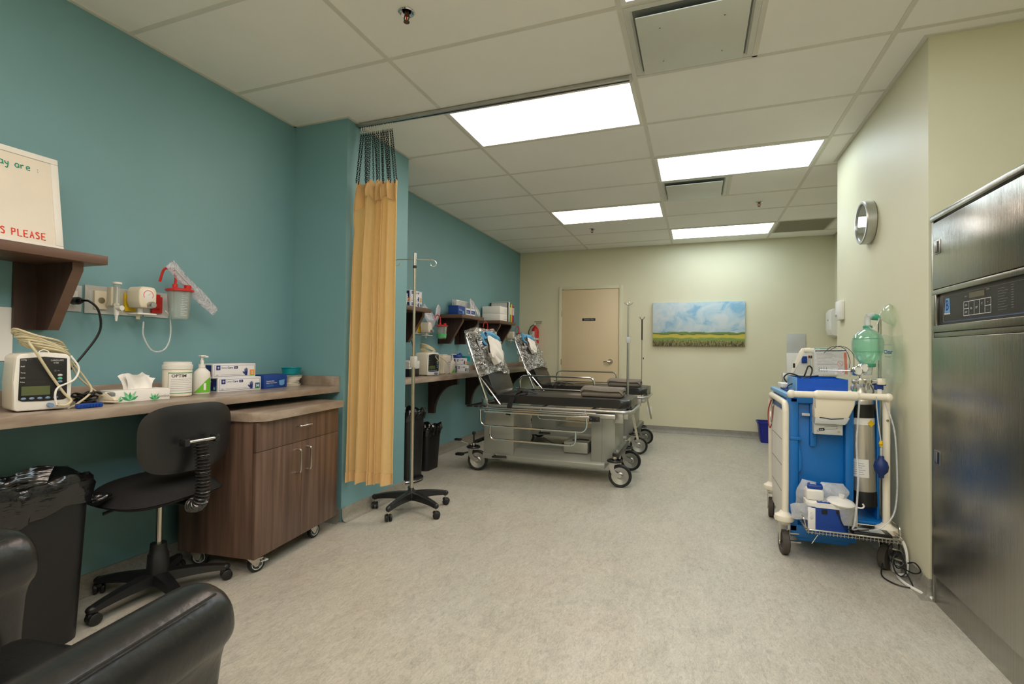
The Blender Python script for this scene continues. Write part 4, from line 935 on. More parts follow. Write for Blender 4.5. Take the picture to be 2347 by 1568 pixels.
# ------------------------------------------------------------------ armchair (front corner in view)
ACH = -math.radians(20.4-11)      # heading: local +y is the way the sitter faces
t = thing('armchair', 'black leather armchair in the bottom left corner, its right arm nearest', 'armchair', (-1.325, .78, 0), math.radians(9.5))
def arm(x0, x1, y0, y1, zt, b):
    w_ = x1-x0; r = w_/2
    prof = [(x0+.02, .06), (x0+.02, zt-.17), (x0-.012, zt-.15), (x0-.02, zt-.10), (x0-.012, zt-.045), (x0+.015, zt-.012), (x0+.05, zt), (x1-.05, zt), (x1-.015, zt-.012), (x1+.012, zt-.045), (x1+.02, zt-.10), (x1+.01, zt-.14), (x1-.025, zt-.16), (x1-.03, .06)]
    n = len(prof); ys = [y0]+[y0+(y1-y0)*q for q in (.2, .4, .6, .8, .92, .975, 1.0)]; vs = []
    for i, y in enumerate(ys):
        sc = 1.0 if i < 5 else (.995, .97, .86)[i-5]
        cx = (x0+x1)/2
        for px, pz in prof: vs.append((cx+(px-cx)*sc, y+(.02 if pz > zt-.16 and i == 7 else 0), pz if pz < .1 or i < 6 else (zt-.1)+(pz-zt+.1)*(.97 if i == 6 else .72) if pz > zt-.17 else pz))
    fs = [(i*n+j, i*n+(j+1) % n, (i+1)*n+(j+1) % n, (i+1)*n+j) for i in range(len(ys)-1) for j in range(n)]
    fs += [tuple(range(n)), tuple((len(ys)-1)*n+j for j in range(n-1, -1, -1))]
    b.add(vs, fs, m_leather); return b
def bvl(o, wd=.012):
    md = o.modifiers.new('soft', 'SUBSURF'); md.levels = 2; md.render_levels = 2; return o
bvl(ob('arm', arm(.225, .352, -.80, 0, .632, B()), t)); bvl(ob('arm', arm(-.44, -.225, -.80, .02, .70, B()), t))
ob('seat_cushion', B().box(-.235, .235, -.72, .0, .30, .45, m_leather, bev=.045, seg=4), t)
ob('front_rail', B().box(-.23, .23, -.06, -.005, .06, .30, m_leather, bev=.01), t)
ob('backrest', B().box(-.24, .24, -.86, -.66, .40, 1.02, m_leather, bev=.07, seg=4), t)
for s, x0, x1 in ((1, .225, .352), (-1, -.44, -.225)):
    zt = .632 if s > 0 else .70
    ob('piping', B().tube([(x1-.0, y, zt-.012) for y in (-.78, -.5, -.25, -.05)] if s > 0 else [(x1+.0, y, zt-.012) for y in (-.78, -.5, -.25, -.05)], .003, m_leather), t)
for x in (-.40, .31):
    for y in (-.75, -.05): ob('foot', B().cyl((x, y, 0), (x, y, .065), .02, m_black, r1=.026), t)
# ------------------------------------------------------------------ privacy curtain on its ceiling track
t = thing('curtain_track', 'grey aluminium curtain track on the ceiling running out from the pier', 'curtain track', (-1.28, 2.80, ZC-.004))
b = B().box(-2.195, -.355, 2.784, 2.816, 2.672, 2.695, m_alu, bev=.002); ob('rail', b, t, world=True)
ob('slot', B().box(-2.19, -.36, 2.796, 2.804, 2.6705, 2.6725, m_black), t, world=True)
ob('end_cap', B().box(-.36, -.345, 2.78, 2.82, 2.668, 2.695, m_ltgrey, bev=.003), t, world=True)
t = thing('privacy_curtain', 'tan privacy curtain gathered beside the teal pier, hanging on black chains', 'curtain', (-2.02, 2.78, 2.66))
CX0, CX1, CY, CZT, CZB = -2.182, -1.862, 2.765, 2.285, .262
NF = 5.2
def cfold(u, z):
    s = (z-CZB)/(CZT-CZB); amp = .040*(1-.15*s)*(.85+.25*math.sin(5*u+1)); x0 = CX0+.035*max(0, (s-.72)/.28)**1.2; x1 = CX1-.012*s
    ph = PI*NF*(u+.045*math.sin(9*u+.6)+.012*math.sin(2.2*s+5*u)); sh = 2*abs(math.sin(ph))**.75-1+.10*math.sin(5*ph+3*s)
    y = CY+.034*s-amp*sh-.022*(1-u); x = x0+(x1-x0)*u+.012*math.sin(2*ph)*(1-.3*s)
    return x, min(y, CY+.085), z
def zdip(u): return .022*abs(math.sin(PI*5*u+.3))+.012*math.sin(17*u)**2
def cf(u, v):
    z = CZB+(CZT-zdip(u)*1.0-CZB)*v+.006*math.sin(20*u)*(1-v); x, y, z = cfold(u, z)
    if u < .22: # slumped first pleat
        k = (1-u/.22)*max(0, (v-.83)/.17); y -= .03*math.sin(PI*min(1, k))
    return (x, y, z)
m_c = m_curt
ob('panel', B().grid(cf, 150, 60, m_c, thick=.0018), t, world=True)
def hdr(u, v):
    z0 = CZT-zdip(u); x, y, _ = cfold(u, z0-.12*(1-v)); rr = .012+.012*math.sin(PI*v)
    q = max(0, 1-u/.25); z = z0+.002-.115*(1-v)*(1+.22*math.sin(13*u+1)) - q*.06*(1-v)
    return (x+.002, y-rr-.015*q*(1-v), z)
ob('header_band', B().grid(hdr, 150, 8, m_hem, thick=.0016), t, world=True)
def hem(u, v):
    z = CZB-.001+.072*v; x, y, z = cfold(u, z+.006*math.sin(20*u)*(1-v)); return (x, y-.0035, z)
ob('hem', B().grid(hem, 150, 4, m_hem, thick=.0015), t, world=True)
link = B(); m_chain = mat('blackened_chain', (28, 28, 30), .35, .6)
for k in range(23):
    z = -.006-k*.0138; link.tube([V((.0052*math.cos(a) if k % 2 else 0, 0 if k % 2 else .0052*math.cos(a), z+.0098*math.sin(a))) for a in [2*PI*i/8 for i in range(8)]], .0017, m_chain, 5, closed=True)
hook = B().torus((0, 0, .006), .008, .0016, m_white, axis=(0, 1, 0), n=10, k=5).cyl((0, 0, .014), (0, 0, .045), .0025, m_white, n=6).torus((0, 0, -.004), .006, .0013, m_white, axis=(1, 0, 0), n=10, k=5)
ch0 = hk0 = None
for k in range(17):
    u = .04+.92*k/16; x = -2.165+.245*k/16+random.uniform(-.004, .004); y = 2.80
    cx, cy, cz = cf(min(1, u), 1); zt = 2.625
    if ch0 is None:
        ch0 = ob('chain', link, t); hk0 = ob('runner', hook, t); c, h_ = ch0, hk0
    else:
        c = ch0.copy(); COL.objects.link(c); h_ = hk0.copy(); COL.objects.link(h_)
    xb = -2.14+.27*k/16+random.uniform(-.003, .003); L = V((xb, min(cy, 2.80)-.004, cz-.004))-V((x, y, zt)); q = L.to_track_quat('-Z', 'Y'); off = V(t.location)
    c.location = V((x, y, zt))-off; c.rotation_mode = 'QUATERNION'; c.rotation_quaternion = q; c.scale = (1, 1, L.length/.32)
    h_.location = V((x, y, zt+.008))-off
# ------------------------------------------------------------------ stretchers
def big_wheel(par, M, r=.098, wd=.032):
    """swivel castor: ring bumper, fork on one side, disc wheel; axis along local y"""
    o = ob('caster', B().torus((0, 0, .222), .058, .010, m_black2, n=22, k=7).cyl((0, 0, .20), (0, 0, .26), .02, m_nick).box(-.05, .05, -.03, .03, .205, .216, m_alu, bev=.003)
           .prism([(-.045, .21), (.005, .21), (-.006, .165), (.012, .13), (.055, .112), (.064, .098), (.048, .084), (.0, .093), (-.032, .125), (-.045, .17)], -wd/2-.008, -wd/2-.004, m_alu, XZ)
           .prism([(-.045, .21), (.005, .21), (-.006, .165), (.012, .13), (.055, .112), (.064, .098), (.048, .084), (.0, .093), (-.032, .125), (-.045, .17)], wd/2+.004, wd/2+.008, m_alu, XZ), par)
    c = (.045, 0, r)
    b = B()
    for s in (-1, 1): b.lathe([(0, .006), (.02, .010), (.03, .004), (r*.70, .012), (r*.75, .013)], m_alu, o=c, axis=(0, s, 0), n=36, cap=False)
    b.lathe([(r*.74, -.0135), (r*.9, -wd/2), (r*.98, -.011), (r, 0), (r*.98, .011), (r*.9, wd/2), (r*.74, .0135)], m_rub, o=c, axis=(0, 1, 0), n=40, cap=False)
    b.cyl((c[0], -.03, r), (c[0], .03, r), .008, m_nick, n=12)
    ob('wheel', b, o); o.matrix_local = M; return o
def stretcher(loc, lb, variant):
    t = thing('stretcher', lb, 'stretcher', loc, 0, 'patient stretchers')
    HW = .315
    pr = rounded([(-.60, -HW, 0), (.68, -HW, 0), (.68, HW, 0), (-.60, HW, 0)], .10, 5, True)
    ob('mattress', B().prism([(p.x, p.y) for p in pr], .664, .738, m_vinyl, bev=.03), t)
    fr_ = rounded([(-.70, -.335, .638), (.69, -.335, .638), (.69, .335, .638), (-.70, .335, .638)], .09, 6, True)
    b = B().tube(fr_, .0145, m_alu, 8, closed=True)
    for x in (-.55, -.1, .35): b.box(x-.015, x+.015, -.335, .335, .628, .645, m_alu)
    ob('bed_frame', b, t)
    # raised back section
    H0 = V((-.645, 0, .67)); T = V((-.89-.035*variant, 0, 1.315-.015*variant)); d = (T-H0).normalized(); Lb = (T-H0).length; nrm = V((d.z, 0, -d.x))
    MB = Matrix(((d.x, 0, nrm.x, H0.x), (0, 1, 0, 0), (d.z, 0, nrm.z, H0.z), (0, 0, 0, 1)))     # local x up the back, y across, z out to the patient
    P = rounded([(0, -.30, 0), (Lb, -.30, 0), (Lb, .30, 0), (0, .30, 0)], .09, 6)
    b = B().tube([MB @ p for p in P], .0145, m_chrome, 10)
    for q in (.15, .4): b.tube([MB @ V((q, -.30, 0)), MB @ V((q, .30, 0))], .008, m_alu, 6)
    ob('back_frame', b, t)
    pad = rounded([(.035, -.275, 0), (Lb-.01, -.275, 0), (Lb-.01, .275, 0), (.035, .275, 0)], .07, 4, True)
    ob('back_pad', B().prism([(p.x, p.y) for p in pad], .016, .085, m_vinyl, MB, bev=.02), t)
    b = B().tube([MB @ V((.30, -.305, -.01)), V((-.50, -.325, .65))], .008, m_chrome, 7).box(-.68, -.62, -.345, -.325, .63, .70, m_alu, bev=.004).cyl((-.645, -.35, .675), (-.645, -.32, .675), .018, m_chrome)
    ob('back_strut', b, t)
    # lowered near rail, raised far rail
    yr = -.40
    b = B().tube([(-.675, yr, .603), (.33, yr, .603)], .0085, m_chrome, 8).tube([(-.62, yr-.016, .588), (.36, yr-.016, .588)], .0085, m_chrome, 8).tube([(-.64, yr+.012, .618), (.40, yr+.012, .618)], .007, m_alu, 8)
    b.tube(rounded([(-.665, yr, .60), (-.665, yr, .456), (.325, yr, .456), (.325, yr, .60)], .07, 6), .0095, m_chrome, 8)
    b.tube(rounded([(-.565, yr-.01, .456), (-.565, yr-.01, .338), (.232, yr-.01, .338), (.232, yr-.01, .456)], .065, 6), .0095, m_chrome, 8)
    for x in (-.62, -.1, .30): b.tube(rounded([(x, yr, .60), (x, yr+.03, .61), (x, -.335, .635)], .02), .007, m_alu, 6)
    ob('side_rail', b, t)
    b = B().box(.35, .57, yr-.018, yr+.02, .585, .622, m_alu, bev=.006).box(.35, .44, yr-.024, yr+.0, .555, .60, m_black, bev=.004)
    for x in (.37, .42): b.cyl((x, yr-.03, .578), (x, yr-.02, .578), .006, m_chrome, n=10)
    b.cyl((.45, yr, .60), (.57, yr, .60), .018, m_alu, n=14); ob('rail_lock', b, t)
    yf = .30 if 1 else 0
    b = B().tube([(-.57, yf, .755), (.30, yf, .755), (.345, yf, .735), (.37, yf, .66)], .009, m_chrome, 8)
    b.tube(rounded([(-.53, yf, .755), (-.53, yf, .888), (.25, yf, .888), (.25, yf, .755)], .06, 6), .0095, m_chrome, 8)
    for x in (-.50, .2): b.tube([(x, yf, .755), (x, yf+.02, .65)], .008, m_alu, 6)
    ob('side_rail', b, t)
    # pedestal, base shroud
    m_sh = bpy.data.materials.get('stretcher_enamel') or mat('stretcher_enamel', (158, 160, 150), .38, .3)
    b = B().prism([(-.69, .16), (-.39, .16), (-.39, .58), (-.66, .58), (-.69, .52)], -.26, .26, m_sh, XZ, bev=.006); ob('pedestal', b, t)
    b = B().box(.335, .545, -.25, .25, .17, .59, m_sh, bev=.006).box(.43, .4335, -.2515, -.25, .18, .58, m_grey); ob('pedestal', b, t)
    b = B().prism([(-.27, .125), (.27, .125), (.27, .165), (.19, .235), (-.19, .235), (-.27, .165)], -.70, .46, m_sh, YZ, bev=.006)
    ob('base_shroud', b, t)
    ob('base_tray', B().box(.08, .30, -.22, .12, .235, .335, m_sh, bev=.01), t)
    if variant == 0: ob('base_cable', B().tube(catmull([(-.15, -.1, .33), (.0, -.12, .28), (.18, -.15, .345), (.30, -.16, .35)], 5), .007, m_black), t)
    # cross bars and castors
    b = B().box(.535, .59, -.335, .34, .245, .285, m_black2, bev=.003).box(.545, .58, -.30, .30, .285, .294, m_alu)
    for y in (-.27, .27): b.cyl((.565, y, .29), (.565, y, .305), .012, m_chrome, n=12)
    ob('caster_beam', b, t)
    ob('caster_beam', B().box(-.79, -.75, -.27, .27, .262, .285, m_black2, bev=.003), t)
    for (x, y, a) in ((.555, -.325, .08), (.565, .325, -.05), (-.80, -.255, .15), (-.80, .255, .3)): big_wheel(t, Matrix.Translation((x, y, 0)) @ Matrix.Rotation(a, 4, 'Z'))
    b = B().tube([(-.79, -.27, .26), (-.79, -.27, .345)], .008, m_black2, 7).sph((-.79, -.27, .355), .018, m_black, 12); ob('brake_lever', b, t)
    b = B().tube([(-.80, -.26, .235), (-.90, -.33, .29)], .007, m_chrome, 6).box(-.96, -.89, -.35, -.31, .285, .305, m_black, bev=.006).tube([(-.80, -.24, .18), (-.9, -.30, .155)], .008, m_black2, 6).box(-.96, -.88, -.33, -.28, .14, .165, m_black, bev=.008)
    ob('pedal', b, t)
    ob('pedal', B().tube([(-.70, -.18, .13), (-.55, -.29, .175)], .007, m_chrome, 6).prism([(-.58, -.33), (-.44, -.30), (-.46, -.26), (-.57, -.27)], .15, .165, m_black, bev=.004), t)
    # foot end hardware
    b = B().box(.60, .66, -.30, .28, .575, .625, m_alu, bev=.005).box(.55, .62, -.31, -.29, .54, .63, m_alu, bev=.003)
    b.prism([(.645, .60), (.665, .60), (.715, .36), (.698, .355)], .02, .04, m_nick, XZ).cyl((.655, .01, .60), (.655, .05, .60), .014, m_nick); ob('foot_lever', b, t)
    b = B().box(-.83, -.66, -.36, .30, .615, .628, m_black2, bev=.004)
    for x, y in ((-.76, -.36), (-.70, -.362), (-.66, -.36)): b.cyl((x, y, .622), (x, y-.004, .622), .008, m_chrome, n=10)
    ob('head_shelf', b, t)
    # strap
    b = B()
    def st(P, w_):
        P = catmull(P, 5); n = len(P); vs = []
        for i, p in enumerate(P):
            dd = (P[min(i+1, n-1)]-P[max(i-1, 0)]).normalized(); sd = dd.cross(V((0, 0, 1)) if abs(dd.z) < .8 else V((0, 1, 0))).normalized()
            nn = sd.cross(dd).normalized()*.0018; vs += [p-sd*w_/2-nn, p+sd*w_/2-nn, p+sd*w_/2+nn, p-sd*w_/2+nn]
        fs = [(4*i+j, 4*i+4+j, 4*i+4+(j+1) % 4, 4*i+(j+1) % 4) for i in range(n-1) for j in range(4)]; b.add(vs, fs, m_fabric)
    st([(-.50, .25, .745), (-.44, .0, .746), (-.40, -.22, .747), (-.385, -.305, .738), (-.385, -.332, .70), (-.40, -.352, .64), (-.41, -.36, .56)], .045)
    st([(-.30, -.30, .742), (-.33, -.1, .752), (-.42, .05, .754), (-.50, .2, .748)], .045)
    st([(-.52, -.20, .744), (-.36, -.12, .765), (-.20, -.16, .746)], .04)
    if variant == 1: b.lathe([(0, -.01), (.03, -.01), (.034, 0), (.03, .01), (0, .01)], m_black, o=(-.43, -.34, .72), axis=(0, 1, 0))
    ob('strap', b, t)
    # drip pole socketed at the foot end
    if variant == 0:
        b = B().cyl((.585, .25, .55), (.585, .25, 1.26), .011, m_alu).cyl((.585, .25, 1.2), (.585, .25, 1.60), .0065, m_alu)
        b.box(.566, .604, .235, .265, 1.235, 1.295, m_ltgrey, bev=.004)
        for a in (.3, 1.9, 3.5, 5.1): b.tube(catmull([(.585, .25, 1.595), (.585+.03*math.cos(a), .25+.03*math.sin(a), 1.61), (.585+.04*math.cos(a), .25+.04*math.sin(a), 1.625)], 4), .003, m_chrome, 6)
    else:
        b = B().cyl((.56, .33, .55), (.56, .33, 1.33), .0055, m_nick).cyl((.56, .33, 1.3), (.56, .33, 1.56), .0085, m_black2).cyl((.575, .33, 1.07), (.585, .33, 1.07), .012, m_black2)
        for a in (.3, 3.4): b.tube([(.56, .33, 1.55), (.56+.025*math.cos(a), .33+.025*math.sin(a), 1.575), (.56+.028*math.cos(a), .33, 1.59)], .004, m_black2, 6)
    ob('drip_pole', b, t)
    # loose things lying on it: wrinkled plastic cover, folded pad, blanket
    rnd = random.Random(31+variant); ph = [rnd.uniform(0, 6) for _ in range(12)]
    W0 = Matrix.Translation(V(loc)) @ MB
    def wr(u, v):
        x = .23+(Lb+.02-.23)*v+.018*math.sin(5*u+ph[0])*(1-v); y = (u-.5)*(.60+.06*(1-v)); 
        z = .093+.012*math.sin(17*u+6*v+ph[1])+.010*math.sin(29*v+11*u+ph[2])+.007*math.sin(41*u-23*v+ph[3])+.05*(1-v)*math.sin(PI*u)**2*(.5+.5*variant)
        e = max(0, abs(u-.5)-.44)/.06; z -= e*.09; return W0 @ V((x, y, max(z, -.02 if e > 0 else .088)))
    solo('plastic_cover', B().grid(wr, 44, 44, m_wrap), 'crinkled clear plastic cover over the raised back of the %s stretcher' % ('nearer', 'farther')[variant], 'plastic cover', tuple(W0 @ V((.4, 0, .09))), world=True, group='plastic covers on stretcher backs')
    t2 = thing('absorbent_pad', 'folded white pad with blue edging hung over the back of the %s stretcher' % ('nearer', 'farther')[variant], 'pad', tuple(W0 @ V((.55, 0, .12))), 0, 'folded pads on stretcher backs')
    rt = Matrix.Rotation(.28, 4, 'Z'); MP = W0 @ Matrix.Translation((Lb-(.19, .13)[variant], (-.03, -.15)[variant], .14)) @ rt
    def cush(sx, sy, th, off):
        def f(s):
            def g(u, v):
                a, c = (u-.5)*2, (v-.5)*2; e = (1-abs(a)**4)*(1-abs(c)**4)
                return MP @ V((off+a*sx, c*sy, s*(th*.2+th*.8*e)+.004*math.sin(7*a+5*c)))
            return g
        return f
    KS = (1.0, .72)[variant]; f1 = cush(.125*KS, .135*KS, .05*KS, -.03); b = B().grid(f1(1), 14, 14, m_diaper).grid(f1(-1), 14, 14, m_diaper)
    b.prism([(-.13*KS, -.10*KS), (-.10*KS, -.13*KS), (-.21*KS, -.04*KS), (-.16*KS, .06*KS)], -.03*KS, .03*KS, m_diaper, MP, bev=.008*KS); ob('pad_body', b, t2, world=True)
    f2 = cush(.03, .138*KS, .05*KS, .10*KS); b = B().grid(f2(1), 8, 14, m_sky).grid(f2(-1), 8, 14, m_sky)
    b.tube([MP @ V(q) for q in catmull([(.09, -.10, 0), (.05, -.15, -.01), (.10, -.19, -.015), (.02, -.16, -.03), (-.01, -.12, -.02)], 4)], .012, m_sky, 6); ob('blue_edging', b, t2, world=True, label='pale blue edging strip')
    bb = B(); L0 = V(loc)
    for k, (dx, dy, z0, th) in enumerate(((0, 0, .739, .044), (.004, .003, .779, .042))):
        Mb = Matrix.Translation(L0+V((.40+dx, -.02+dy, z0)))
        bb.box(-.185, .185, -.125, .125, 0, th, m_blank, bev=.019, seg=4, M=Mb)
    def fold(u, v): return L0+V((.40+(u-.5)*.38, -.02+(v-.5)*.262, (.828)+.006*math.sin(4*u+2)+.004*math.sin(6*v)-.03*max(0, abs(u-.5)*2-.86)/.14-.03*max(0, abs(v-.5)*2-.86)/.14))
    bb.grid(fold, 24, 18, m_blank, thick=.012)
    solo('folded_blanket', bb, 'folded taupe blanket on the foot end of the %s stretcher' % ('nearer', 'farther')[variant], 'blanket', tuple(L0+V((.40, -.02, .74))), world=True, group='folded blankets')
    return t
stretcher((-1.2, 4.60, 0), 'steel wheeled stretcher with raised back, the nearer of the two, chrome rail lowered', 0)
stretcher((-1.2, 6.06, 0), 'steel wheeled stretcher with raised back, the farther of the two, beside the door', 1)
# ------------------------------------------------------------------ far bay: counter and shelf contents
mon2 = monitor((-2.36, 4.17, .9005), math.radians(-6), 'cream patient monitor on the far counter behind the drip pole')
b = B()
for k in range(5): b.tube([(-2.43+(.07-.004*k)*math.cos(a), 4.20+(.08+.006*k)*math.sin(a), 1.135+k*.007-.03*math.sin(a)*(1+.08*k)) for a in [2*PI*i/24 for i in range(24)]], .0045, m_cable, 6, closed=True)
b.tube(catmull([(-2.37, 4.15, 1.13), (-2.33, 4.22, 1.05), (-2.325, 4.28, .98), (-2.32, 4.26, .915)], 5), .004, m_cable, 6).tube(catmull([(-2.42, 4.3, 1.12), (-2.36, 4.46, 1.02), (-2.33, 4.46, .93), (-2.32, 4.36, .906)], 5), .004, m_cable, 6)
solo('monitor_cable', b, 'coiled cream cable hung over the patient monitor in the far bay', 'cable', (-2.43, 4.2, 1.1), world=True)
ob('power_cord', B().tube(catmull([(XL+.02, 4.10, 1.28), (XL+.08, 4.12, 1.24), (XL+.09, 4.14, 1.12), (XL+.07, 4.12, 1.0), (XL+.06, 4.1, .91)], 6), .0048, m_black), mon2, world=True)
b = B().box(-2.60, -2.42, 3.86, 4.03, .901, .972, m_black2, bev=.004); solo('desk_device', b, 'low black box on the far counter left of the far patient monitor', 'box', (-2.5, 3.93, .901), world=True)
b = B()
for k in range(8): b.box(-2.60, -2.42+.003*(k % 3), 3.85+.003*(k % 2), 4.03-.002*(k % 3), .973+k*.009, .9805+k*.009, m_paper)
t = solo('paper_stack', b, 'stack of forms on the black box in the far bay', 'paper', (-2.5, 3.93, .973), world=True); t['kind'] = 'stuff'
b = B()
def jugf(b): b.box(-.075, .075, -.085, .085, 0, .19, m_cream2, bev=.012, seg=3).box(-.05, .05, -.05, .05, .19, .2, m_cream2, bev=.004); return b
t = thing('wipes_carton', 'large square cream tub on the far counter beside the monitor', 'tub', (-2.48, 4.56, .9005))
ob('body', jugf(B()), t); Mj = frame((.0755, 0, 0), (0, 1, 0), (0, 0, 1)); b = B().rect(-.02, .075, .01, .17, m_paper, Mj)
b.text('OPTIM', .022, m_ink, Mj @ Matrix.Translation((.005, .11, .0006)))
for k in range(7): b.rect(-.01, .06-.02*(k % 2), .095-k*.012, .097-k*.012, m_inkg, Mj, .0007)
ob('label', b, t)
pump((-2.40, 4.66, .9005), 0, 'white pump bottle with green label in the far bay')
glove_box((-2.46, 4.92, .9005), math.radians(-5), 'M', .24, 'white and navy glove box, bottom box on the far counter')
glove_box((-2.47, 4.90, .979), math.radians(-3), 'S', .24, 'white and navy glove box, upper box on the far counter')
b = B().sph((-2.48, 4.92, 1.07), (.05, .07, .035), m_dblue, 14).sph((-2.46, 4.96, 1.085), (.025, .03, .03), m_dblue, 10)
solo('blue_pouch', b, 'crumpled deep blue pouch on top of the far glove boxes', 'pouch', (-2.48, 4.92, 1.06), world=True)
solo('disinfectant_jar', B().lathe([(0, 0), (.045, 0), (.047, .004), (.047, .12)], m_clear, cap=False).lathe([(.05, .12), (.05, .175), (0, .178)], m_teal2).lathe([(.0, .003), (.043, .003), (.043, .09), (0, .09)], m_dark), 'dark jar with a turquoise cap on the far counter', 'jar', (-2.50, 5.19, .9005))
solo('red_box', B().box(-.05, .05, -.09, .09, 0, .085, m_red, bev=.004), 'small red box on the far counter behind the nearer stretcher', 'box', (-2.53, 5.78, .9005))
t = thing('charger_dock', 'white charging dock with an upright handle on the far counter', 'charger', (-2.50, 6.0, .9005)); ob('base', B().box(-.05, .05, -.07, .07, 0, .055, m_white, bev=.006).box(-.055, .06, -.08, .09, 0, .008, m_black), t); ob('handset', B().cyl((-.02, 0, .05), (-.02, 0, .20), .016, m_cable), t)
for k, (y, yy) in enumerate(((5.72, 5.70), (5.80, 5.74), (6.02, 6.06))):
    solo('hanging_cable', B().tube(catmull([(XL+.03, y, 1.30), (XL+.06, y+.01, 1.2), (XL+.05, (y+yy)/2-.03, 1.07), (XL+.07, yy-.08, .91)], 5), .0045, m_black), ('thin dark cable hanging from the wall, leftmost of three in the far bay', 'thin dark cable hanging from the wall, middle of three in the far bay', 'thin dark cable hanging from the wall above the charging dock')[k], 'cable', (XL+.05, y, 1.1), world=True)
def gasrow(y, lb, lc, band=False, bag=False):
    regulator(y, lb, 1.37); o = canister(y+.19, lc, 1.262, XL+.15, band=band)
gasrow(4.41, 'cream suction regulator by the end of the first far shelf', 'clear suction canister with red lid and a green band', band=True)
gasrow(5.66, 'cream suction regulator above the raised back of the nearer stretcher', 'clear suction canister with red lid between the two far brackets')
gasrow(6.86, 'cream suction regulator nearest the back wall', 'clear suction canister with red lid nearest the back wall')
gas_panel(4.20, 'row of medical gas plates by the first far shelf'); gas_panel(5.55, 'row of medical gas plates above the nearer stretcher back'); gas_panel(6.66, 'row of medical gas plates nearest the back wall')
pouch_between('catheter_pouch', (XL+.09, 4.33, 1.58), (XL+.10, 4.50, 1.40), .13, .06, m_pouch, 9, 'crumpled clear pouch hanging by the green banded canister', 'pouch')
pouch_between('catheter_pouch', (XL+.07, 4.60, 1.46), (XL+.07, 4.70, 1.62), .10, .03, m_pouch, 12, 'upright clear pouch behind the green banded canister', 'pouch')
# first far shelf
ZS = 1.5325
glove_box((-2.50, 4.0, ZS), 0, 'L', .20, 'white glove box on the first far shelf, lower of two', W_=.11, H_=.055)
glove_box((-2.50, 4.0, ZS+.056), 0, 'S', .20, 'blue and white glove box on the first far shelf, upper of two', W_=.11, H_=.105)
b = B()
for k in range(3): b.lathe([(.025, .0), (.036, .07), (.04, .072), (.038, .075)], m_white, M=Matrix.Translation((0, 0, k*.022)), n=20)
solo('cup_stack', b, 'stack of white cups on the first far shelf', 'cups', (-2.48, 3.84, ZS)); solo('cup_stack', B().lathe([(0, 0), (.03, .0), (.036, .12), (.05, .125), (.05, .155), (.04, .17), (.02, .175), (0, .175)], m_clearw, n=20), 'tall frosted container on the first far shelf behind the drip pole', 'container', (-2.46, 3.74, ZS))
# second far shelf
mask_box((-2.48, 4.90, ZS), 0, 'dark blue mask box at the left end of the middle far shelf', L=.17, W_=.12, H_=.10)
for k in range(2):
    b = B().box(-.05, .05, -.055, .055, 0, .085, m_card, bev=.001); M = frame((.05, 0, 0), (0, 1, 0), (0, 0, 1)); b.rect(-.05, .05, .025, .065, m_cardb, M, .0006).rect(-.04, .02, .04, .046, m_wink, M, .0008)
    solo('small_carton', b, ('small white and blue carton beside the dark blue mask box', 'small white and blue carton, second from the dark blue mask box')[k], 'carton', (-2.46, 5.05+k*.125, ZS))
t = thing('file_holder', 'clear plastic file holder with papers on the middle far shelf', 'file holder', (-2.53, 5.20, ZS))
ob('holder', B().box(-.06, -.054, -.20, .14, 0, .19, m_clearw).box(.0, .005, -.22, .14, 0, .17, m_clearw).box(-.06, .0, -.2, .14, 0, .004, m_clearw), t)
ob('papers', B().box(-.05, -.02, -.17, .12, .004, .185, m_paper).box(-.015, -.008, -.10, .13, .004, .178, m_ltgrey), t)
pouch_between('supply_pouch', (XL+.17, 5.30, ZS+.02), (XL+.15, 5.36, ZS+.21), .17, .04, m_pouch, 15, 'upright clear supply pouch on the middle far shelf', 'pouch')
pouch_between('supply_pouch', (XL+.19, 5.41, ZS+.02), (XL+.17, 5.46, ZS+.13), .13, .04, m_clearw, 17, 'small frosted supply pouch at the right end of the middle far shelf', 'pouch')
# third far shelf
for k in range(2):
    t = thing('archive_box', ('white archive box on the last far shelf, lower of two', 'white archive box on the last far shelf, upper of two')[k], 'box', (-2.50, 6.04, ZS+k*.094))
    b = B().box(-.12, .13, -.13, .13, 0, .092, m_paper, bev=.002); M = frame((.13, 0, 0), (0, 1, 0), (0, 0, 1))
    for q in range(3): b.rect(.02, .11-.02*(q % 2), .025+q*.018, .0268+q*.018, m_inkg, M, .0006)
    ob('carton', b, t)
solo('ring_binder', B().box(-.13, .13, -.01, .01, 0, .26, m_black).box(-.11, .12, -.012, -.01, .02, .255, m_ltgrey), 'black and white ring binder standing behind the archive boxes', 'binder', (-2.50, 6.20, ZS), group='ring binders')
cols = [('white', (230, 230, 226)), ('green', (70, 150, 70)), ('yellow', (226, 206, 40)), ('red', (196, 50, 40)), ('purple', (84, 60, 130))]
for k, (nm, c) in enumerate(cols):
    mm = mat(nm+'_binder', c, .5)
    t = thing('ring_binder', '%s ring binder standing on the last far shelf' % nm, 'binder', (-2.50, 6.245+k*.043, ZS), 0, 'ring binders')
    ob('cover', B().box(-.12, .13, -.019, .019, 0, .27-.012*k, mm, bev=.003), t); ob('spine_label', B().box(.13, .131, -.011, .011, .10, .20, m_paper), t)
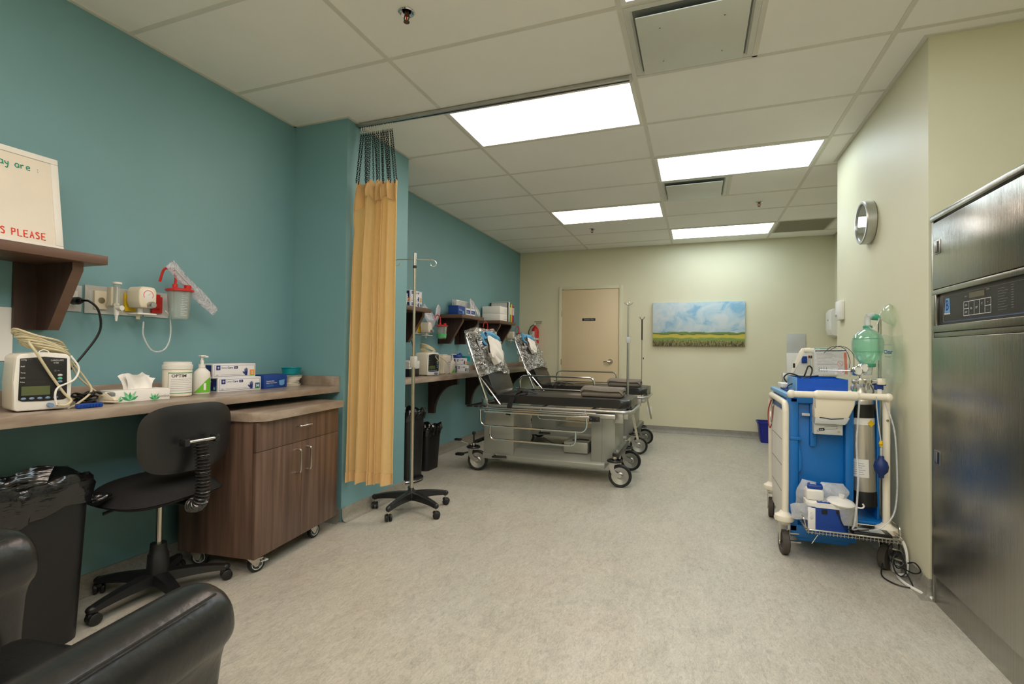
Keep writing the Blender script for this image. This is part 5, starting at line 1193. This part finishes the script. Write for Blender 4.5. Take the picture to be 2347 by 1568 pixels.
# ------------------------------------------------------------------ resuscitation cart
CL = V((.73, 3.60, 0))
t = thing('resuscitation_cart', 'blue resuscitation cart with cream tube frame and white casters beside the right wall', 'cart', CL)
b = B().box(.515, .822, 3.30, 3.96, .115, .895, m_blue, bev=.012)
b.box(.500, .556, 3.262, 3.31, .125, .905, m_blue, bev=.01).box(.785, .828, 3.262, 3.31, .125, .905, m_blue, bev=.01).box(.51, .84, 3.262, 3.31, .868, .905, m_blue, bev=.008).box(.51, .84, 3.262, 3.31, .10, .17, m_blue, bev=.008)
b.box(.615, .65, 3.275, 3.31, .62, .87, m_blue, bev=.008).prism([(.556, .66), (.575, .56), (.575, .49), (.556, .46)], 3.27, 3.31, m_blue, XZ, bev=.004)
b.box(.51, .57, 3.255, 3.30, .655, .675, m_blue, bev=.004)
b.prism([(.52, .125), (.84, .125), (.80, .075), (.56, .075)], 3.28, 3.9, m_blue, XZ, bev=.006)
ob('body', b, t, world=True)
b = B().box(.497, .535, 3.262, 3.96, .892, .918, m_lblue, bev=.008).box(.83, .852, 3.262, 3.96, .892, .912, m_lblue, bev=.006); ob('top_rim', b, t, world=True, label='pale blue top rim')
b = B().box(.503, .516, 3.33, 3.90, .13, .80, m_white, bev=.003)
for z in (.30, .46, .62): b.box(.5015, .504, 3.34, 3.89, z-.002, z+.002, m_grey)
ob('side_panel', b, t, world=True)
for z in (.45, .60): ob('latch', B().box(.492, .505, 3.36, 3.40, z-.03, z+.03, m_alu, bev=.003), t, world=True)
ob('frame_tube', B().tube(rounded([(.487, 3.25, .215), (.487, 3.25, .865), (.50, 3.95, .865), (.505, 3.95, .16)], .05, 6), .0185, m_cream2, 14), t, world=True)
ob('frame_tube', B().tube([(.966, 3.225, .235), (.966, 3.225, .915)], .0175, m_cream2, 14).cyl((.966, 3.203, .80), (.966, 3.212, .80), .007, m_nick, n=10), t, world=True)
ob('frame_tube', B().tube([(.966, 3.90, .235), (.966, 3.90, .90), (.966, 3.24, .915)], .0165, m_cream2, 12), t, world=True)
b = B().box(.845, .985, 3.26, 3.93, .215, .235, m_blue, bev=.004).box(.945, .958, 3.30, 3.90, .235, .90, m_blue, bev=.004); ob('cylinder_bay', b, t, world=True)
b = B().tube([(.508, 3.2, .925), (.968, 3.2, .925)], .0185, m_cream2, 14).sph((.508, 3.2, .925), .024, m_cream2, 12).sph((.968, 3.2, .925), .022, m_cream2, 12).tube([(.634, 3.2, .925), (.822, 3.2, .925)], .026, m_cream2, 16).cyl((.62, 3.2, .925), (.635, 3.2, .925), .019, m_cream2, r1=.026).cyl((.821, 3.2, .925), (.836, 3.2, .925), .026, m_cream2, r1=.019)
ob('push_handle', b, t, world=True)
b = B().prism([(.637, .93), (.822, .93), (.812, .865), (.785, .802), (.622, .795), (.62, .85), (.635, .90)], 3.19, 3.26, m_cream, XZ, bev=.008)
b.prism([(.625, .80), (.79, .806), (.775, .775), (.765, .765), (.622, .765)], 3.185, 3.27, m_ltgrey, XZ, bev=.004).prism([(.645, .804), (.70, .797), (.76, .803), (.76, .799), (.70, .792), (.645, .799)], 3.184, 3.187, m_ink, XZ); ob('console', b, t, world=True)
b = B().box(.622, .760, 3.205, 3.255, .705, .766, m_ltgrey, bev=.002)
Mk = frame((.622, 3.2045, .705), (1, 0, 0), (0, 0, 1))
b.box(.648-.622, .676-.622, .016, .030, 0, .0012, m_ink, M=Mk @ Matrix.Rotation(.12, 4, 'Z')).text('BLUE', .009, m_wink, Mk @ Matrix.Rotation(.12, 4, 'Z') @ Matrix.Translation((.030, .019, .0012)), sx=.8)
for q in ((.055, .022, .115, .0232), (.055, .036, .115, .0372), (.114, .022, .1152, .037)): b.rect(q[0], q[2], q[1], q[3], m_ink, Mk @ Matrix.Rotation(.12, 4, 'Z'), .001)
for x in (.64, .74): b.cyl((x, 3.205, .725), (x, 3.201, .725), .006, m_chrome, n=10)
ob('bracket_plate', b, t, world=True)
ob('clip', B().box(.572, .612, 3.262, 3.276, .797, .812, m_ltgrey, bev=.002), t, world=True)
m_ccap = m_cream2
def cart_caster(x, y, a, r=.068, wd=.036):
    o = ob('caster', B().lathe([(0, .245), (.022, .245), (.03, .235), (.05, .222), (.054, .205), (.05, .193), (0, .193)], m_ccap, o=(x, y, 0)).box(-.03, .03, -.026, .026, .172, .194, m_nick, bev=.003, M=Matrix.Translation((x, y, 0)) @ Matrix.Rotation(a, 4, 'Z')), t, world=True)
    M = Matrix.Translation((x, y, 0)) @ Matrix.Rotation(a, 4, 'Z')
    b = B()
    for s in (-1, 1): b.prism([(-.028, .18), (.028, .18), (.02, r+.02), (.012, r-.014), (-.012, r-.014), (-.02, r+.02)], s*(wd/2+.005)-.0015, s*(wd/2+.005)+.0015, m_nick, M @ XZ)
    b.box(-.012, .012, -.075, -.02, .118, .126, m_nick, M=M).box(-.012, .012, -.085, -.02, .07, .078, m_nick, M=M); ob('fork', b, o, world=True)
    c = M @ V((0, 0, r)); ax = M.to_3x3() @ V((0, 1, 0))
    ob('wheel', B().lathe([(0, -.01), (r*.55, -.012), (r*.6, -wd/2), (r*.93, -wd/2), (r, -wd/2+.006), (r, wd/2-.006), (r*.93, wd/2), (r*.6, wd/2), (r*.55, .012), (0, .01)], m_grey if 0 else mat('tyre_grey', (74, 68, 62), .6) if not bpy.data.materials.get('tyre_grey') else bpy.data.materials['tyre_grey'], o=c, axis=ax, n=30, cap=False).cyl(c-ax*(wd/2+.008), c+ax*(wd/2+.008), .008, m_nick, n=10), o, world=True)
cart_caster(.482, 3.25, PI/2+.1); cart_caster(.505, 3.95, PI/2-.15); cart_caster(.966, 3.225, PI/2-.7); cart_caster(.966, 3.90, .2)
# wire basket
b = B(); x0, x1, y0, y1, z = .560, .985, 3.045, 3.25, .218
b.tube(rounded([(x0, y0, z), (x1, y0, z), (x1, y1, z), (x0, y1, z)], .02, 4, True), .0045, m_nick, 8, closed=True)
b.tube(rounded([(x0, y0+.02, z), (x0-.01, y0+.03, z+.05), (x0-.01, y1-.02, z+.05), (x0, y1-.02, z)], .01), .0035, m_nick, 6).tube(rounded([(x1, y0+.05, z), (x1, y0+.05, z+.05), (x1, y1-.02, z+.05), (x1, y1-.02, z)], .02), .0035, m_nick, 6)
for k in range(26):
    x = x0+.008+(x1-x0-.016)*k/25; b.tube([(x, y0, z), (x, y0+.002, z-.022), (x, y0+.02, z-.026), (x, y1, z-.026)], .0018, m_nick, 5)
for k in range(6): yy = y0+.03+k*.035; b.tube([(x0, yy, z), (x0+.004, yy, z-.024), (x1-.004, yy, z-.024), (x1, yy, z)], .0018, m_nick, 5)
b.tube([(x0+.05, y0, z-.022), (x0+.02, y0-.01, z-.07)], .0022, m_nick, 5); ob('wire_basket', b, t, world=True)
# top case with blue acrylic front
b = B().box(.552, .815, 3.36, 3.90, .897, .925, m_dblue, bev=.004).box(.552, .560, 3.33, 3.62, .90, 1.012, m_lblue, bev=.002).box(.56, .815, 3.33, 3.336, .905, 1.008, m_btray).box(.56, .815, 3.60, 3.606, .905, 1.012, m_btray).box(.809, .815, 3.336, 3.6, .905, 1.008, m_btray).box(.553, .818, 3.60, 3.63, 1.008, 1.016, m_alu)
ob('top_drawer', b, t, world=True, label='see-through blue drawer')
solo('supply_packets', B().box(.57, .65, 3.35, 3.55, .927, .945, m_sky, bev=.003).box(.60, .70, 3.36, 3.56, .946, .955, m_paper, bev=.002), 'pale blue packets in the see-through drawer of the cart', 'packets', (.63, 3.45, .927), world=True)
b = B().box(.60, .80, 3.70, 3.93, .926, 1.01, m_ltgrey, bev=.006).box(.535, .6, 3.72, 3.9, .926, .955, m_white, bev=.004)
b.prism([(.585, 1.01), (.60, 1.01), (.665, 1.165), (.70, 1.18), (.70, 1.195), (.655, 1.19), (.64, 1.165)], 3.72, 3.76, m_cream2, XZ, bev=.004)
b.box(.66, .80, 3.70, 3.80, 1.165, 1.19, m_cream2, bev=.008).box(.72, .80, 3.699, 3.79, 1.172, 1.192, m_gbag2, bev=.004).box(.60, .612, 3.719, 3.721, 1.06, 1.09, m_ink)
t = solo('cart_top_device', b, 'cream folding arm of a device standing on top of the blue cart', 'medical device', (.68, 3.8, .926), world=True)
t = thing('instruction_sleeve', 'clear sleeve with an instruction sheet and orange stripe standing on the cart', 'sheet', (.80, 3.66, 1.017))
Ms = frame((.715, 3.665, 1.02), (1, 0, .02), (0, .12, 1))
b = B().box(0, .185, 0, .165, -.004, 0, m_paper, M=Ms).rect(.165, .180, .006, .145, mat('orange_stripe', (240, 120, 84), .5), Ms, .0006).rect(.008, .178, .15, .158, m_black2, Ms, .0008)
for k in range(9): b.rect(.015, .10+.012*(k % 3), .138-k*.009, .1392-k*.009, m_inkg, Ms, .0006)
for q in range(2):
    Mq = Ms @ Matrix.Translation((.142, .072-q*.045, .001)); b.tube([Mq @ V((.016*math.cos(2*PI*i/16), .016*math.sin(2*PI*i/16), 0)) for i in range(16)], .0008, m_inkr, 5, closed=True).tube([Mq @ V((-.011, .011, 0)), Mq @ V((.011, -.011, 0))], .0008, m_inkr, 5)
b.rect(.02, .07, .03, .032, m_ink, Ms, .001)
for k in range(4): b.rect(.024+k*.014, .0255+k*.014, .018, .05, m_ink, Ms, .001)
ob('sheet', b, t, world=True)
def slv(u, v): return Ms @ V((-.01+.205*u, -.012+.19*v, .006+.003*math.sin(9*u+5*v)+.003*math.sin(17*v)))
ob('sleeve', B().grid(slv, 16, 14, clear('glossy_sleeve', (245, 245, 245), .06, .05, bump=.6, bscale=22)), t, world=True)
b = B().tube(catmull([(.56, 3.70, .965), (.53, 3.60, 1.0), (.545, 3.50, 1.03), (.60, 3.5, 1.01), (.64, 3.56, .965), (.68, 3.60, 1.02), (.69, 3.62, 1.06), (.67, 3.62, 1.075), (.65, 3.60, 1.03), (.64, 3.60, 1.0)], 7), .0045, m_black).tube(catmull([(.55, 3.62, .93), (.54, 3.5, .955), (.565, 3.42, .98), (.62, 3.40, 1.015), (.70, 3.5, 1.02)], 6), .0035, m_black)
b.tube(catmull([(.76, 3.64, 1.16), (.80, 3.62, 1.20), (.86, 3.60, 1.19), (.885, 3.58, 1.12), (.88, 3.57, 1.07)], 6), .0018, m_black, 6).tube(catmull([(.78, 3.64, 1.17), (.84, 3.60, 1.205), (.90, 3.58, 1.16), (.905, 3.57, 1.06)], 6), .0018, m_black, 6)
solo('device_cable', b, 'looping black cables on top of the blue cart', 'cable', (.62, 3.55, 1.0), world=True)
t = thing('lanyard_hook', 'red and white cord loops hanging on the left side of the blue cart', 'cord', (.48, 3.75, .72))
ob('red_loop', B().tube(catmull([(.490, 3.86, .83), (.474, 3.87, .76), (.472, 3.85, .68), (.476, 3.80, .645), (.480, 3.74, .70), (.486, 3.73, .80)], 6), .004, m_dred, 6), t, world=True)
ob('white_loop', B().tube(catmull([(.490, 3.80, .83), (.476, 3.79, .74), (.478, 3.74, .68), (.482, 3.70, .74), (.486, 3.70, .82)], 6), .003, m_nick, 6), t, world=True)
# oxygen cylinder and regulator
t = thing('oxygen_cylinder', 'brushed aluminium oxygen cylinder in a black boot on the right of the blue cart', 'gas cylinder', (.893, 3.335, .30))
Mo = Matrix.Translation((.893, 3.335, .30)) @ Matrix.Rotation(math.radians(-1.5), 4, 'Y')
ob('bottle', B().lathe([(0, .03), (.055, .03), (.062, .045), (.062, .55), (.056, .60), (.03, .635), (.02, .65), (.02, .665)], m_steel if 0 else mat('cylinder_aluminium', (214, 208, 194), .38, .75, var=.1, stretch=(20, 20, .6)), M=Mo, n=36), t, world=True)
ob('boot', B().lathe([(.0, .0), (.058, .0), (.066, .01), (.066, .075), (.064, .09), (.061, .09)], m_black, M=Mo, n=32), t, world=True)
ob('neck_band', B().lathe([(.062, .50), (.0665, .502), (.0665, .572), (.062, .575)], m_black, M=Mo, n=32), t, world=True)
b = B().lathe([(.0626, .462), (.0626, .498)], m_paper, M=Mo, n=32, cap=False)
Mt = Mo @ frame((.03, -.0575, .465), (1, .2, 0), (0, 0, 1)); b.prism([(-.018, .006), (0, -.014), (.018, .006), (0, .026)], 0, .002, m_yel, Mt); ob('upper_label', b, t, world=True)
b = B().lathe([(.0628, .17), (.0628, .27)], m_paper, M=Mo @ Matrix.Rotation(-2.75, 4, 'Z'), n=14, cap=False, arc=1.5)
for k in range(6): b.lathe([(.0634, .185+k*.012), (.0634, .187+k*.012)], m_inkg, M=Mo @ Matrix.Rotation(-2.6+.05*(k % 3), 4, 'Z'), n=8, cap=False, arc=1.0-.15*(k % 2))
ob('lower_label', b, t, world=True)
b = B().cyl((.905, 3.33, .955), (.90, 3.33, 1.01), .014, m_chrome).box(.86, .925, 3.312, 3.345, .985, 1.02, m_chrome, bev=.006).cyl((.925, 3.32, 1.003), (.955, 3.32, 1.003), .011, m_chrome)
b.cyl((.835, 3.33, 1.0), (.865, 3.33, 1.0), .012, m_chrome).cyl((.848, 3.33, .955), (.848, 3.33, .998), .006, m_nick).cyl((.846, 3.325, .90), (.848, 3.33, .955), .008, m_gbag2)
b.cyl((.875, 3.335, 1.02), (.872, 3.335, 1.05), .006, m_chrome).tube([(.86, 3.33, 1.06), (.70, 3.45, 1.055)], .003, m_nick, 6); ob('regulator_body', b, t, world=True)
for (x, y, z) in ((.852, 3.30, 1.058), (.888, 3.33, 1.075)): ob('pressure_gauge', B().lathe([(0, 0), (.024, 0), (.027, .004), (.027, .03), (.024, .034), (.022, .03), (0, .0295)], m_chrome, o=(x-.012, y+.01, z), axis=(.45, -.85, .1), n=26, cap=False).lathe([(0, .0305), (.0215, .0305)], m_gauge, o=(x-.012, y+.01, z), axis=(.45, -.85, .1), n=24, cap=False), t, world=True)
ob('flow_knob', B().box(.948, .988, 3.30, 3.335, .985, 1.022, m_cream2, bev=.007), t, world=True)
b = B().tube(catmull([(.915, 3.30, .985), (.925, 3.285, .95), (.918, 3.28, .93), (.93, 3.275, .90), (.928, 3.27, .86), (.935, 3.268, .845), (.92, 3.268, .85)], 5), .0035, m_black, 6)
ob('key_chain', b, t, world=True)
# items behind the regulator
solo('saline_pouch', B().sph((.90, 3.45, .955), (.045, .03, .035), m_pouch, 14), 'small clear pouch beside the top of the oxygen cylinder', 'pouch', (.90, 3.45, .93), world=True)
solo('blue_syringe_holder', B().box(.945, .985, 3.33, 3.36, .955, .985, m_dblue, bev=.003).box(.935, .998, 3.335, 3.355, .980, .99, m_dblue, bev=.002).cyl((.965, 3.345, .99), (.965, 3.345, 1.005), .012, m_dblue).box(.955, .975, 3.328, 3.332, .93, .96, m_paper), 'blue plastic fitting at the right end of the cart handle', 'fitting', (.965, 3.345, .955), world=True)
# pole, resuscitator bag, mask, clear bag
b = B().cyl((.998, 3.44, .235), (.998, 3.44, 1.36), .0095, m_nick, n=14).tube(catmull([(.998, 3.44, 1.36), (.992, 3.42, 1.375), (.965, 3.41, 1.365)], 4), .004, m_nick, 6)
solo('cart_pole', b, 'slim metal pole at the wall side of the blue cart holding the breathing bag', 'pole', (.998, 3.44, .93), world=True)
t = thing('breathing_bag', 'green see-through breathing bag with mask hanging beside the blue cart', 'resuscitator', (.928, 3.40, 1.20))
ob('bag', B().lathe([(.035, -.105), (.04, -.095), (.062, -.065), (.076, -.02), (.077, .03), (.066, .065), (.04, .09), (.022, .10), (.02, .112)], m_gbag, n=36, cap=False), t)
b = B()
for z in (-.03, .045): b.torus((0, 0, z), .0765 if z < 0 else .0735, .0012, m_gbag2, n=36, k=5)
b.lathe([(0, -.118), (.036, -.118), (.04, -.112), (.04, -.1), (.03, -.096), (0, -.096)], m_gbag2, n=28).lathe([(.017, .105), (.023, .106), (.023, .12), (.017, .121)], m_gbag2, n=20); ob('collars', b, t)
b = B().cyl((0, 0, .115), (0, 0, .175), .015, m_clearw).cyl((-.004, 0, .175), (.03, 0, .178), .017, m_clearw).cyl((.02, 0, .172), (.052, 0, .168), .018, m_gbag2, n=18); ob('valve', b, t)
ob('mask', B().lathe([(.014, 0), (.02, .015), (.045, .035), (.058, .05), (.062, .07), (.05, .08), (.03, .078)], m_mist, o=(.05, 0, .168), axis=(1, -.5, .25), n=28, cap=False), t)
ob('connector_tube', B().tube(catmull([(.0, -.02, .115), (.02, -.03, .10), (.045, -.03, .15), (.05, -.01, .165)], 5), .004, m_clearw, 7).cyl((0, 0, -.165), (0, 0, -.118), .02, m_clearw, r1=.026), t)
A0, A1 = V((.962, 3.36, 0)), V((1.025, 3.17, 0))
def cb(u, v): p = A0.lerp(A1, u); return (p.x-.012*math.sin(PI*u)*math.sin(2*PI*v+1)-.003, p.y-.01*math.sin(PI*u), 1.005+.255*v+.006*math.sin(6*u))
t = thing('clear_bag', 'thin clear bag with small blue lettering hanging beside the breathing bag', 'plastic bag', (.99, 3.26, 1.0))
ob('film', B().grid(cb, 14, 16, m_mist), t, world=True)
dd = (A1-A0).normalized(); Mb = frame(V((.982, 3.268, 1.16)), dd, (0, 0, 1)); b = B()
if Mb.to_3x3() @ V((0, 0, 1)) and (Mb.to_3x3() @ V((0, 0, 1))).x > 0: pass
b.text('Clear', .030, m_teala, Mb, bold=.0008).text('something', .014, m_inkg, Mb @ Matrix.Translation((.0, .045, 0))).text('Premium', .012, m_inkg, Mb @ Matrix.Translation((.01, -.02, 0)))
b.X = None; b.v = [tuple(V(v)+V((-.018, -.010, 0))) for v in b.v]; ob('printing', b, t, world=True)
# suction pump in the basket
t = thing('suction_pump', 'blue and white portable suction pump with round white lid in the wire basket', 'suction pump', (.665, 3.16, .195)); RZ = Matrix.Translation((.665, 3.165, .195)) @ Matrix.Rotation(math.radians(8), 4, 'Z') if 0 else Matrix.Translation((.668, 3.165, .195))
pl = rounded([(-.10, -.07, 0), (.10, -.07, 0), (.10, .06, 0), (-.10, .06, 0)], .045, 5, True)
ob('base_unit', B().prism([(p.x, p.y) for p in pl], 0, .135, m_dblue, RZ, bev=.006).box(-.095, -.06, -.073, -.06, .01, .125, m_paper, M=RZ, bev=.002).box(-.03, -.005, -.074, -.06, .10, .122, m_black, M=RZ).box(.035, .05, -.074, -.06, .11, .126, m_black, M=RZ), t, world=True)
b = B().prism([(p.x*1.02, p.y*1.02) for p in pl], .13, .155, m_white, RZ, bev=.006).prism([(-.095, -.03), (-.01, -.03), (-.01, .055), (-.095, .055)], .155, .215, m_white, RZ, bev=.012)
b.box(-.05, .01, -.065, -.045, .155, .160, m_dblue, M=RZ); 
for k in range(3): b.sph((-.04+k*.02, -.055, .162), (.004, .003, .002), m_wink, 8, M=RZ)
ob('top_cover', b, t, world=True)
ob('handle', B().prism([(-.09, -.02), (-.015, -.025), (-.008, .03), (-.08, .04)], .212, .24, m_dblue, RZ, bev=.01).prism([(-.075, -.012), (-.045, -.015), (-.045, .02), (-.07, .02)], .2405, .242, m_ltgrey, RZ), t, world=True)
ob('collection_jar', B().lathe([(.0, -.10), (.045, -.10), (.055, -.0)], m_clearw, o=(.745, 3.14, .345), n=26, cap=False), t, world=True)
ob('jar_lid', B().lathe([(0, -.004), (.063, -.004), (.067, .004), (.06, .012), (.035, .022), (.014, .026), (.014, .046), (0, .046)], m_white, o=(.735, 3.14, .352), axis=(.08, -.12, 1), n=32, cap=False).tube(catmull([(.79, 3.11, .345), (.82, 3.10, .345), (.83, 3.10, .355), (.825, 3.10, .368)], 5), .004, m_white, 7), t, world=True)
pouch_between('supply_pouch', (.572, 3.222, .27), (.60, 3.225, .44), .10, .05, m_clearw, 41, 'crumpled frosted bag stuffed behind the left of the suction pump', 'pouch', nrm=(0, -1, 0))
pouch_between('supply_pouch', (.72, 3.242, .33), (.72, 3.243, .43), .15, .04, m_clearw, 44, 'crumpled clear bag behind the round lid of the suction pump', 'pouch', nrm=(0, -1, 0))
pouch_between('supply_pouch', (.50, 3.17, .27), (.60, 3.10, .30), .09, .03, m_clearw, 49, 'clear bag sticking out of the left end of the wire basket', 'pouch', nrm=(0, -1, .3))
solo('gauze_roll', B().prism([(-.03, 0), (.03, 0), (.028, .12), (-.026, .118)], -.02, .02, m_diaper, XZ, bev=.006), 'wrapped white gauze pack in the wire basket right of the pump', 'gauze pack', (.80, 3.215, .196))
t = thing('power_adapter', 'flat black power adapter with white label in the wire basket', 'power adapter', (.865, 3.12, .196)); ob('housing', B().box(-.085, .085, -.045, .045, 0, .03, m_black, bev=.005), t); ob('label', B().rect(-.055, .055, -.03, .03, m_ltgrey, Matrix.Translation((0, 0, .0305))), t)
solo('adapter_cord', B().tube(catmull([(.71, 3.09, .31), (.74, 3.085, .24), (.79, 3.085, .232), (.85, 3.10, .236), (.89, 3.15, .235)], 6), .003, m_black, 6), 'thin black cord from the suction pump to the power adapter', 'cord', (.75, 3.09, .25), world=True)
solo('suction_tubing', B().tube(catmull([(.815, 3.16, .60), (.812, 3.13, .50), (.80, 3.10, .38), (.785, 3.08, .27), (.775, 3.08, .235), (.80, 3.09, .235)], 7), .005, m_clearw).tube(catmull([(.835, 3.19, .93), (.825, 3.18, .80), (.815, 3.17, .68), (.815, 3.16, .60)], 6), .005, m_clearw), 'clear tube running down from the cart handle to the suction pump', 'tubing', (.80, 3.1, .5), world=True)
solo('oxygen_tubing', B().tube(catmull([(.955, 3.20, .90), (.985, 3.17, .75), (.99, 3.15, .55), (.985, 3.14, .40), (.96, 3.12, .31), (.90, 3.10, .25), (.85, 3.09, .235)], 8), .0042, m_clearw), 'clear tube looping down the right side of the blue cart', 'tubing', (.98, 3.15, .6), world=True)
t = thing('squeeze_bulb', 'dark blue rubber squeeze bulb hanging at the right of the oxygen cylinder', 'squeeze bulb', (.925, 3.165, .56))
ob('bulb', B().lathe([(0, -.062), (.012, -.06), (.014, -.045), (.03, -.025), (.034, 0), (.028, .024), (.014, .04), (.013, .055), (0, .056)], mat('navy_rubber', (14, 44, 104), .5), n=24), t)
ob('tube', B().tube(catmull([(0, 0, .055), (.0, 0, .12), (-.012, 0, .22), (-.02, .0, .32), (-.022, .0, .37)], 5), .003, m_ltgrey, 6).cyl((0, 0, .055), (0, 0, .105), .005, m_clearw), t)
ob('valve', B().cyl((0, 0, .105), (0, 0, .135), .008, m_yel).sph((-.004, -.006, .122), .009, m_yel, 8), t)
# cords on the floor by the cart
b = B().tube(catmull([(1.0, 3.20, .17), (1.02, 3.17, .175), (1.028, 3.14, .12), (1.02, 3.12, .03), (.99, 3.14, .008), (.985, 3.06, .008), (1.01, 2.98, .008), (1.06, 2.89, .008), (1.12, 2.91, .008)], 8), .0075, m_white)
solo('floor_cable', b, 'thick white power cable curling on the floor between the cart and the steel cabinet', 'cord', (1.02, 3.05, .01), world=True)
b = B()
for k, (rx, ry, a) in enumerate(((.03, .05, .3), (.026, .04, .9), (.034, .055, -.2), (.026, .045, 1.6))):
    b.tube([(.985+rx*math.cos(q)*math.cos(a*.3), 3.10+.02*k+.02*math.sin(q+a), .075+.02*k+ry*math.sin(q)) for q in [2*PI*i/24 for i in range(24)]], .0035, m_black, 6, closed=True)
b.tube(catmull([(.93, 3.16, .05), (.91, 3.10, .008), (.94, 3.02, .006), (1.0, 3.0, .006), (1.02, 3.05, .01), (1.0, 3.08, .06)], 6), .0035, m_black, 6).tube(catmull([(1.0, 3.1, .06), (1.02, 3.02, .07), (1.032, 2.98, .10), (1.03, 3.04, .115), (1.02, 3.1, .09)], 6), .0035, m_black, 6)
solo('tangled_cord', b, 'tangled black cord by the right front caster of the blue cart', 'cord', (.98, 3.1, .05), world=True)
solo('plug_adapter', B().box(-.02, .02, -.03, .03, 0, .045, m_ltgrey, bev=.006), 'small pale plug adapter on the floor by the right wall', 'plug', (1.0, 3.215, .001))
# ------------------------------------------------------------------ stainless warming cabinet
t = thing('warming_cabinet', 'tall stainless steel warming cabinet at the right edge of the picture', 'warming cabinet', (1.40, 2.50, 0)); F = 1.052
ob('housing', B().box(F+.004, 1.78, 2.10, 2.897, .0, 1.785, m_steel, bev=.003), t, world=True)
ob('top_cap', B().box(F-.012, 1.79, 2.095, 2.902, 1.785, 1.815, m_steel, bev=.006), t, world=True)
d = ob('upper_door', B().box(F-.010, F+.004, 2.10, 2.872, 1.462, 1.775, m_steel, bev=.003), t, world=True)
def latch(par, y, z):
    b = B().box(F-.0125, F-.0098, y-.03, y+.03, z-.032, z+.032, m_alu, bev=.001).box(F-.0135, F-.012, y-.022, y+.018, z-.026, z+.026, m_black).box(F-.0155, F-.0125, y-.006, y+.02, z-.024, z+.024, m_alu, bev=.001)
    ob('latch', b, par, world=True)
latch(d, 2.825, 1.655)
b = B()
for y0, y1, z0, z1 in ((2.10, 2.872, 1.435, 1.458), (2.10, 2.872, 1.262, 1.292), (2.838, 2.872, 1.292, 1.435), (2.10, 2.16, 1.292, 1.435)): b.box(F-.012, F+.004, y0, y1, z0, z1, m_steel, bev=.002)
ob('panel_bezel', b, t, world=True)
MF = frame((F+.0035, 2.838, 1.292), (0, -1, 0), (0, 0, 1)); b = B().box(0, .678, 0, .143, -.003, .001, m_black2, M=MF)
m_navyl = mat('navy_line', (44, 66, 104), .5)
b.rect(.04, .668, .010, .016, m_navyl, MF, .0016)
P = rounded([(.665, .128, .0015), (.04, .128, .0015), (.04, .012, .0015), (.665, .012, .0015)], .015, 4); b.tube([MF @ p for p in P], .0008, m_inkg, 4)
b.prism([(.052, .056), (.105, .056), (.098, .118), (.064, .118)], .0012, .0018, m_lblue, MF).text('B', .066, m_navy, MF @ Matrix.Translation((.064, .065, .0016)), sx=.8, bold=.001).rect(.05, .107, .046, .054, m_ltgrey, MF, .002)
gx0, gx1, gy0, gy1 = .225, .43, .030, .088
for x in (gx0, gx0+.042, gx0+.083, gx0+.123, gx0+.163, gx1): b.rect(x-.001, x+.001, gy0, gy1, m_wink, MF, .0018)
for y in (gy0, gy1): b.rect(gx0, gx1, y-.001, y+.001, m_wink, MF, .0018)
for xa, xb in ((gx0, gx0+.042), (gx0+.163, gx1)): b.rect(xa, xb, (gy0+gy1)/2-.001, (gy0+gy1)/2+.001, m_wink, MF, .0018)
for x, y, s_ in ((gx0+.02, gy0+.040, 'ON'), (gx0+.02, gy0+.010, 'OFF'), (gx0+.062, gy0+.024, 'SEL'), (gx0+.103, gy0+.024, 'SET'), (gx0+.143, gy0+.036, 'C'), (gx0+.185, gy0+.038, '+'), (gx0+.185, gy0+.008, '-')): b.text(s_, .011, m_wink, MF @ Matrix.Translation((x, y, .0018)), 'CENTER')
b.box(.27, .385, .100, .122, .0005, .002, mat('panel_lcd', (96, 90, 70), .3), M=MF).text('- - - - -', .011, m_inkg, MF @ Matrix.Translation((.275, .091, .0016))).text('zone', .008, m_ltgrey, MF @ Matrix.Translation((.235, .108, .0016))).text('power', .008, m_ltgrey, MF @ Matrix.Translation((.40, .12, .0016)))
for k in range(9): b.rect(.475, .52+.02*((k*5) % 3)/2, .114-k*.010, .1152-k*.010, m_inkg, MF, .0016)
for k in range(10): b.rect(.56, .575, .118-k*.009, .120-k*.009, m_inkg, MF, .0016)
ob('control_panel', b, t, world=True)
ob('fascia', B().box(F-.004, F+.004, 2.10, 2.872, 1.238, 1.260, m_steel, bev=.002), t, world=True)
d = ob('lower_door', B().box(F-.010, F+.004, 2.10, 2.872, .13, 1.236, m_steel, bev=.003), t, world=True); latch(d, 2.825, .685)
ob('kick_plate', B().box(F-.002, F+.004, 2.10, 2.895, .0, .125, m_steel, bev=.001), t, world=True)
ob('edge_strip', B().box(F-.006, F+.004, 2.876, 2.897, .0, 1.785, m_steel, bev=.001), t, world=True)
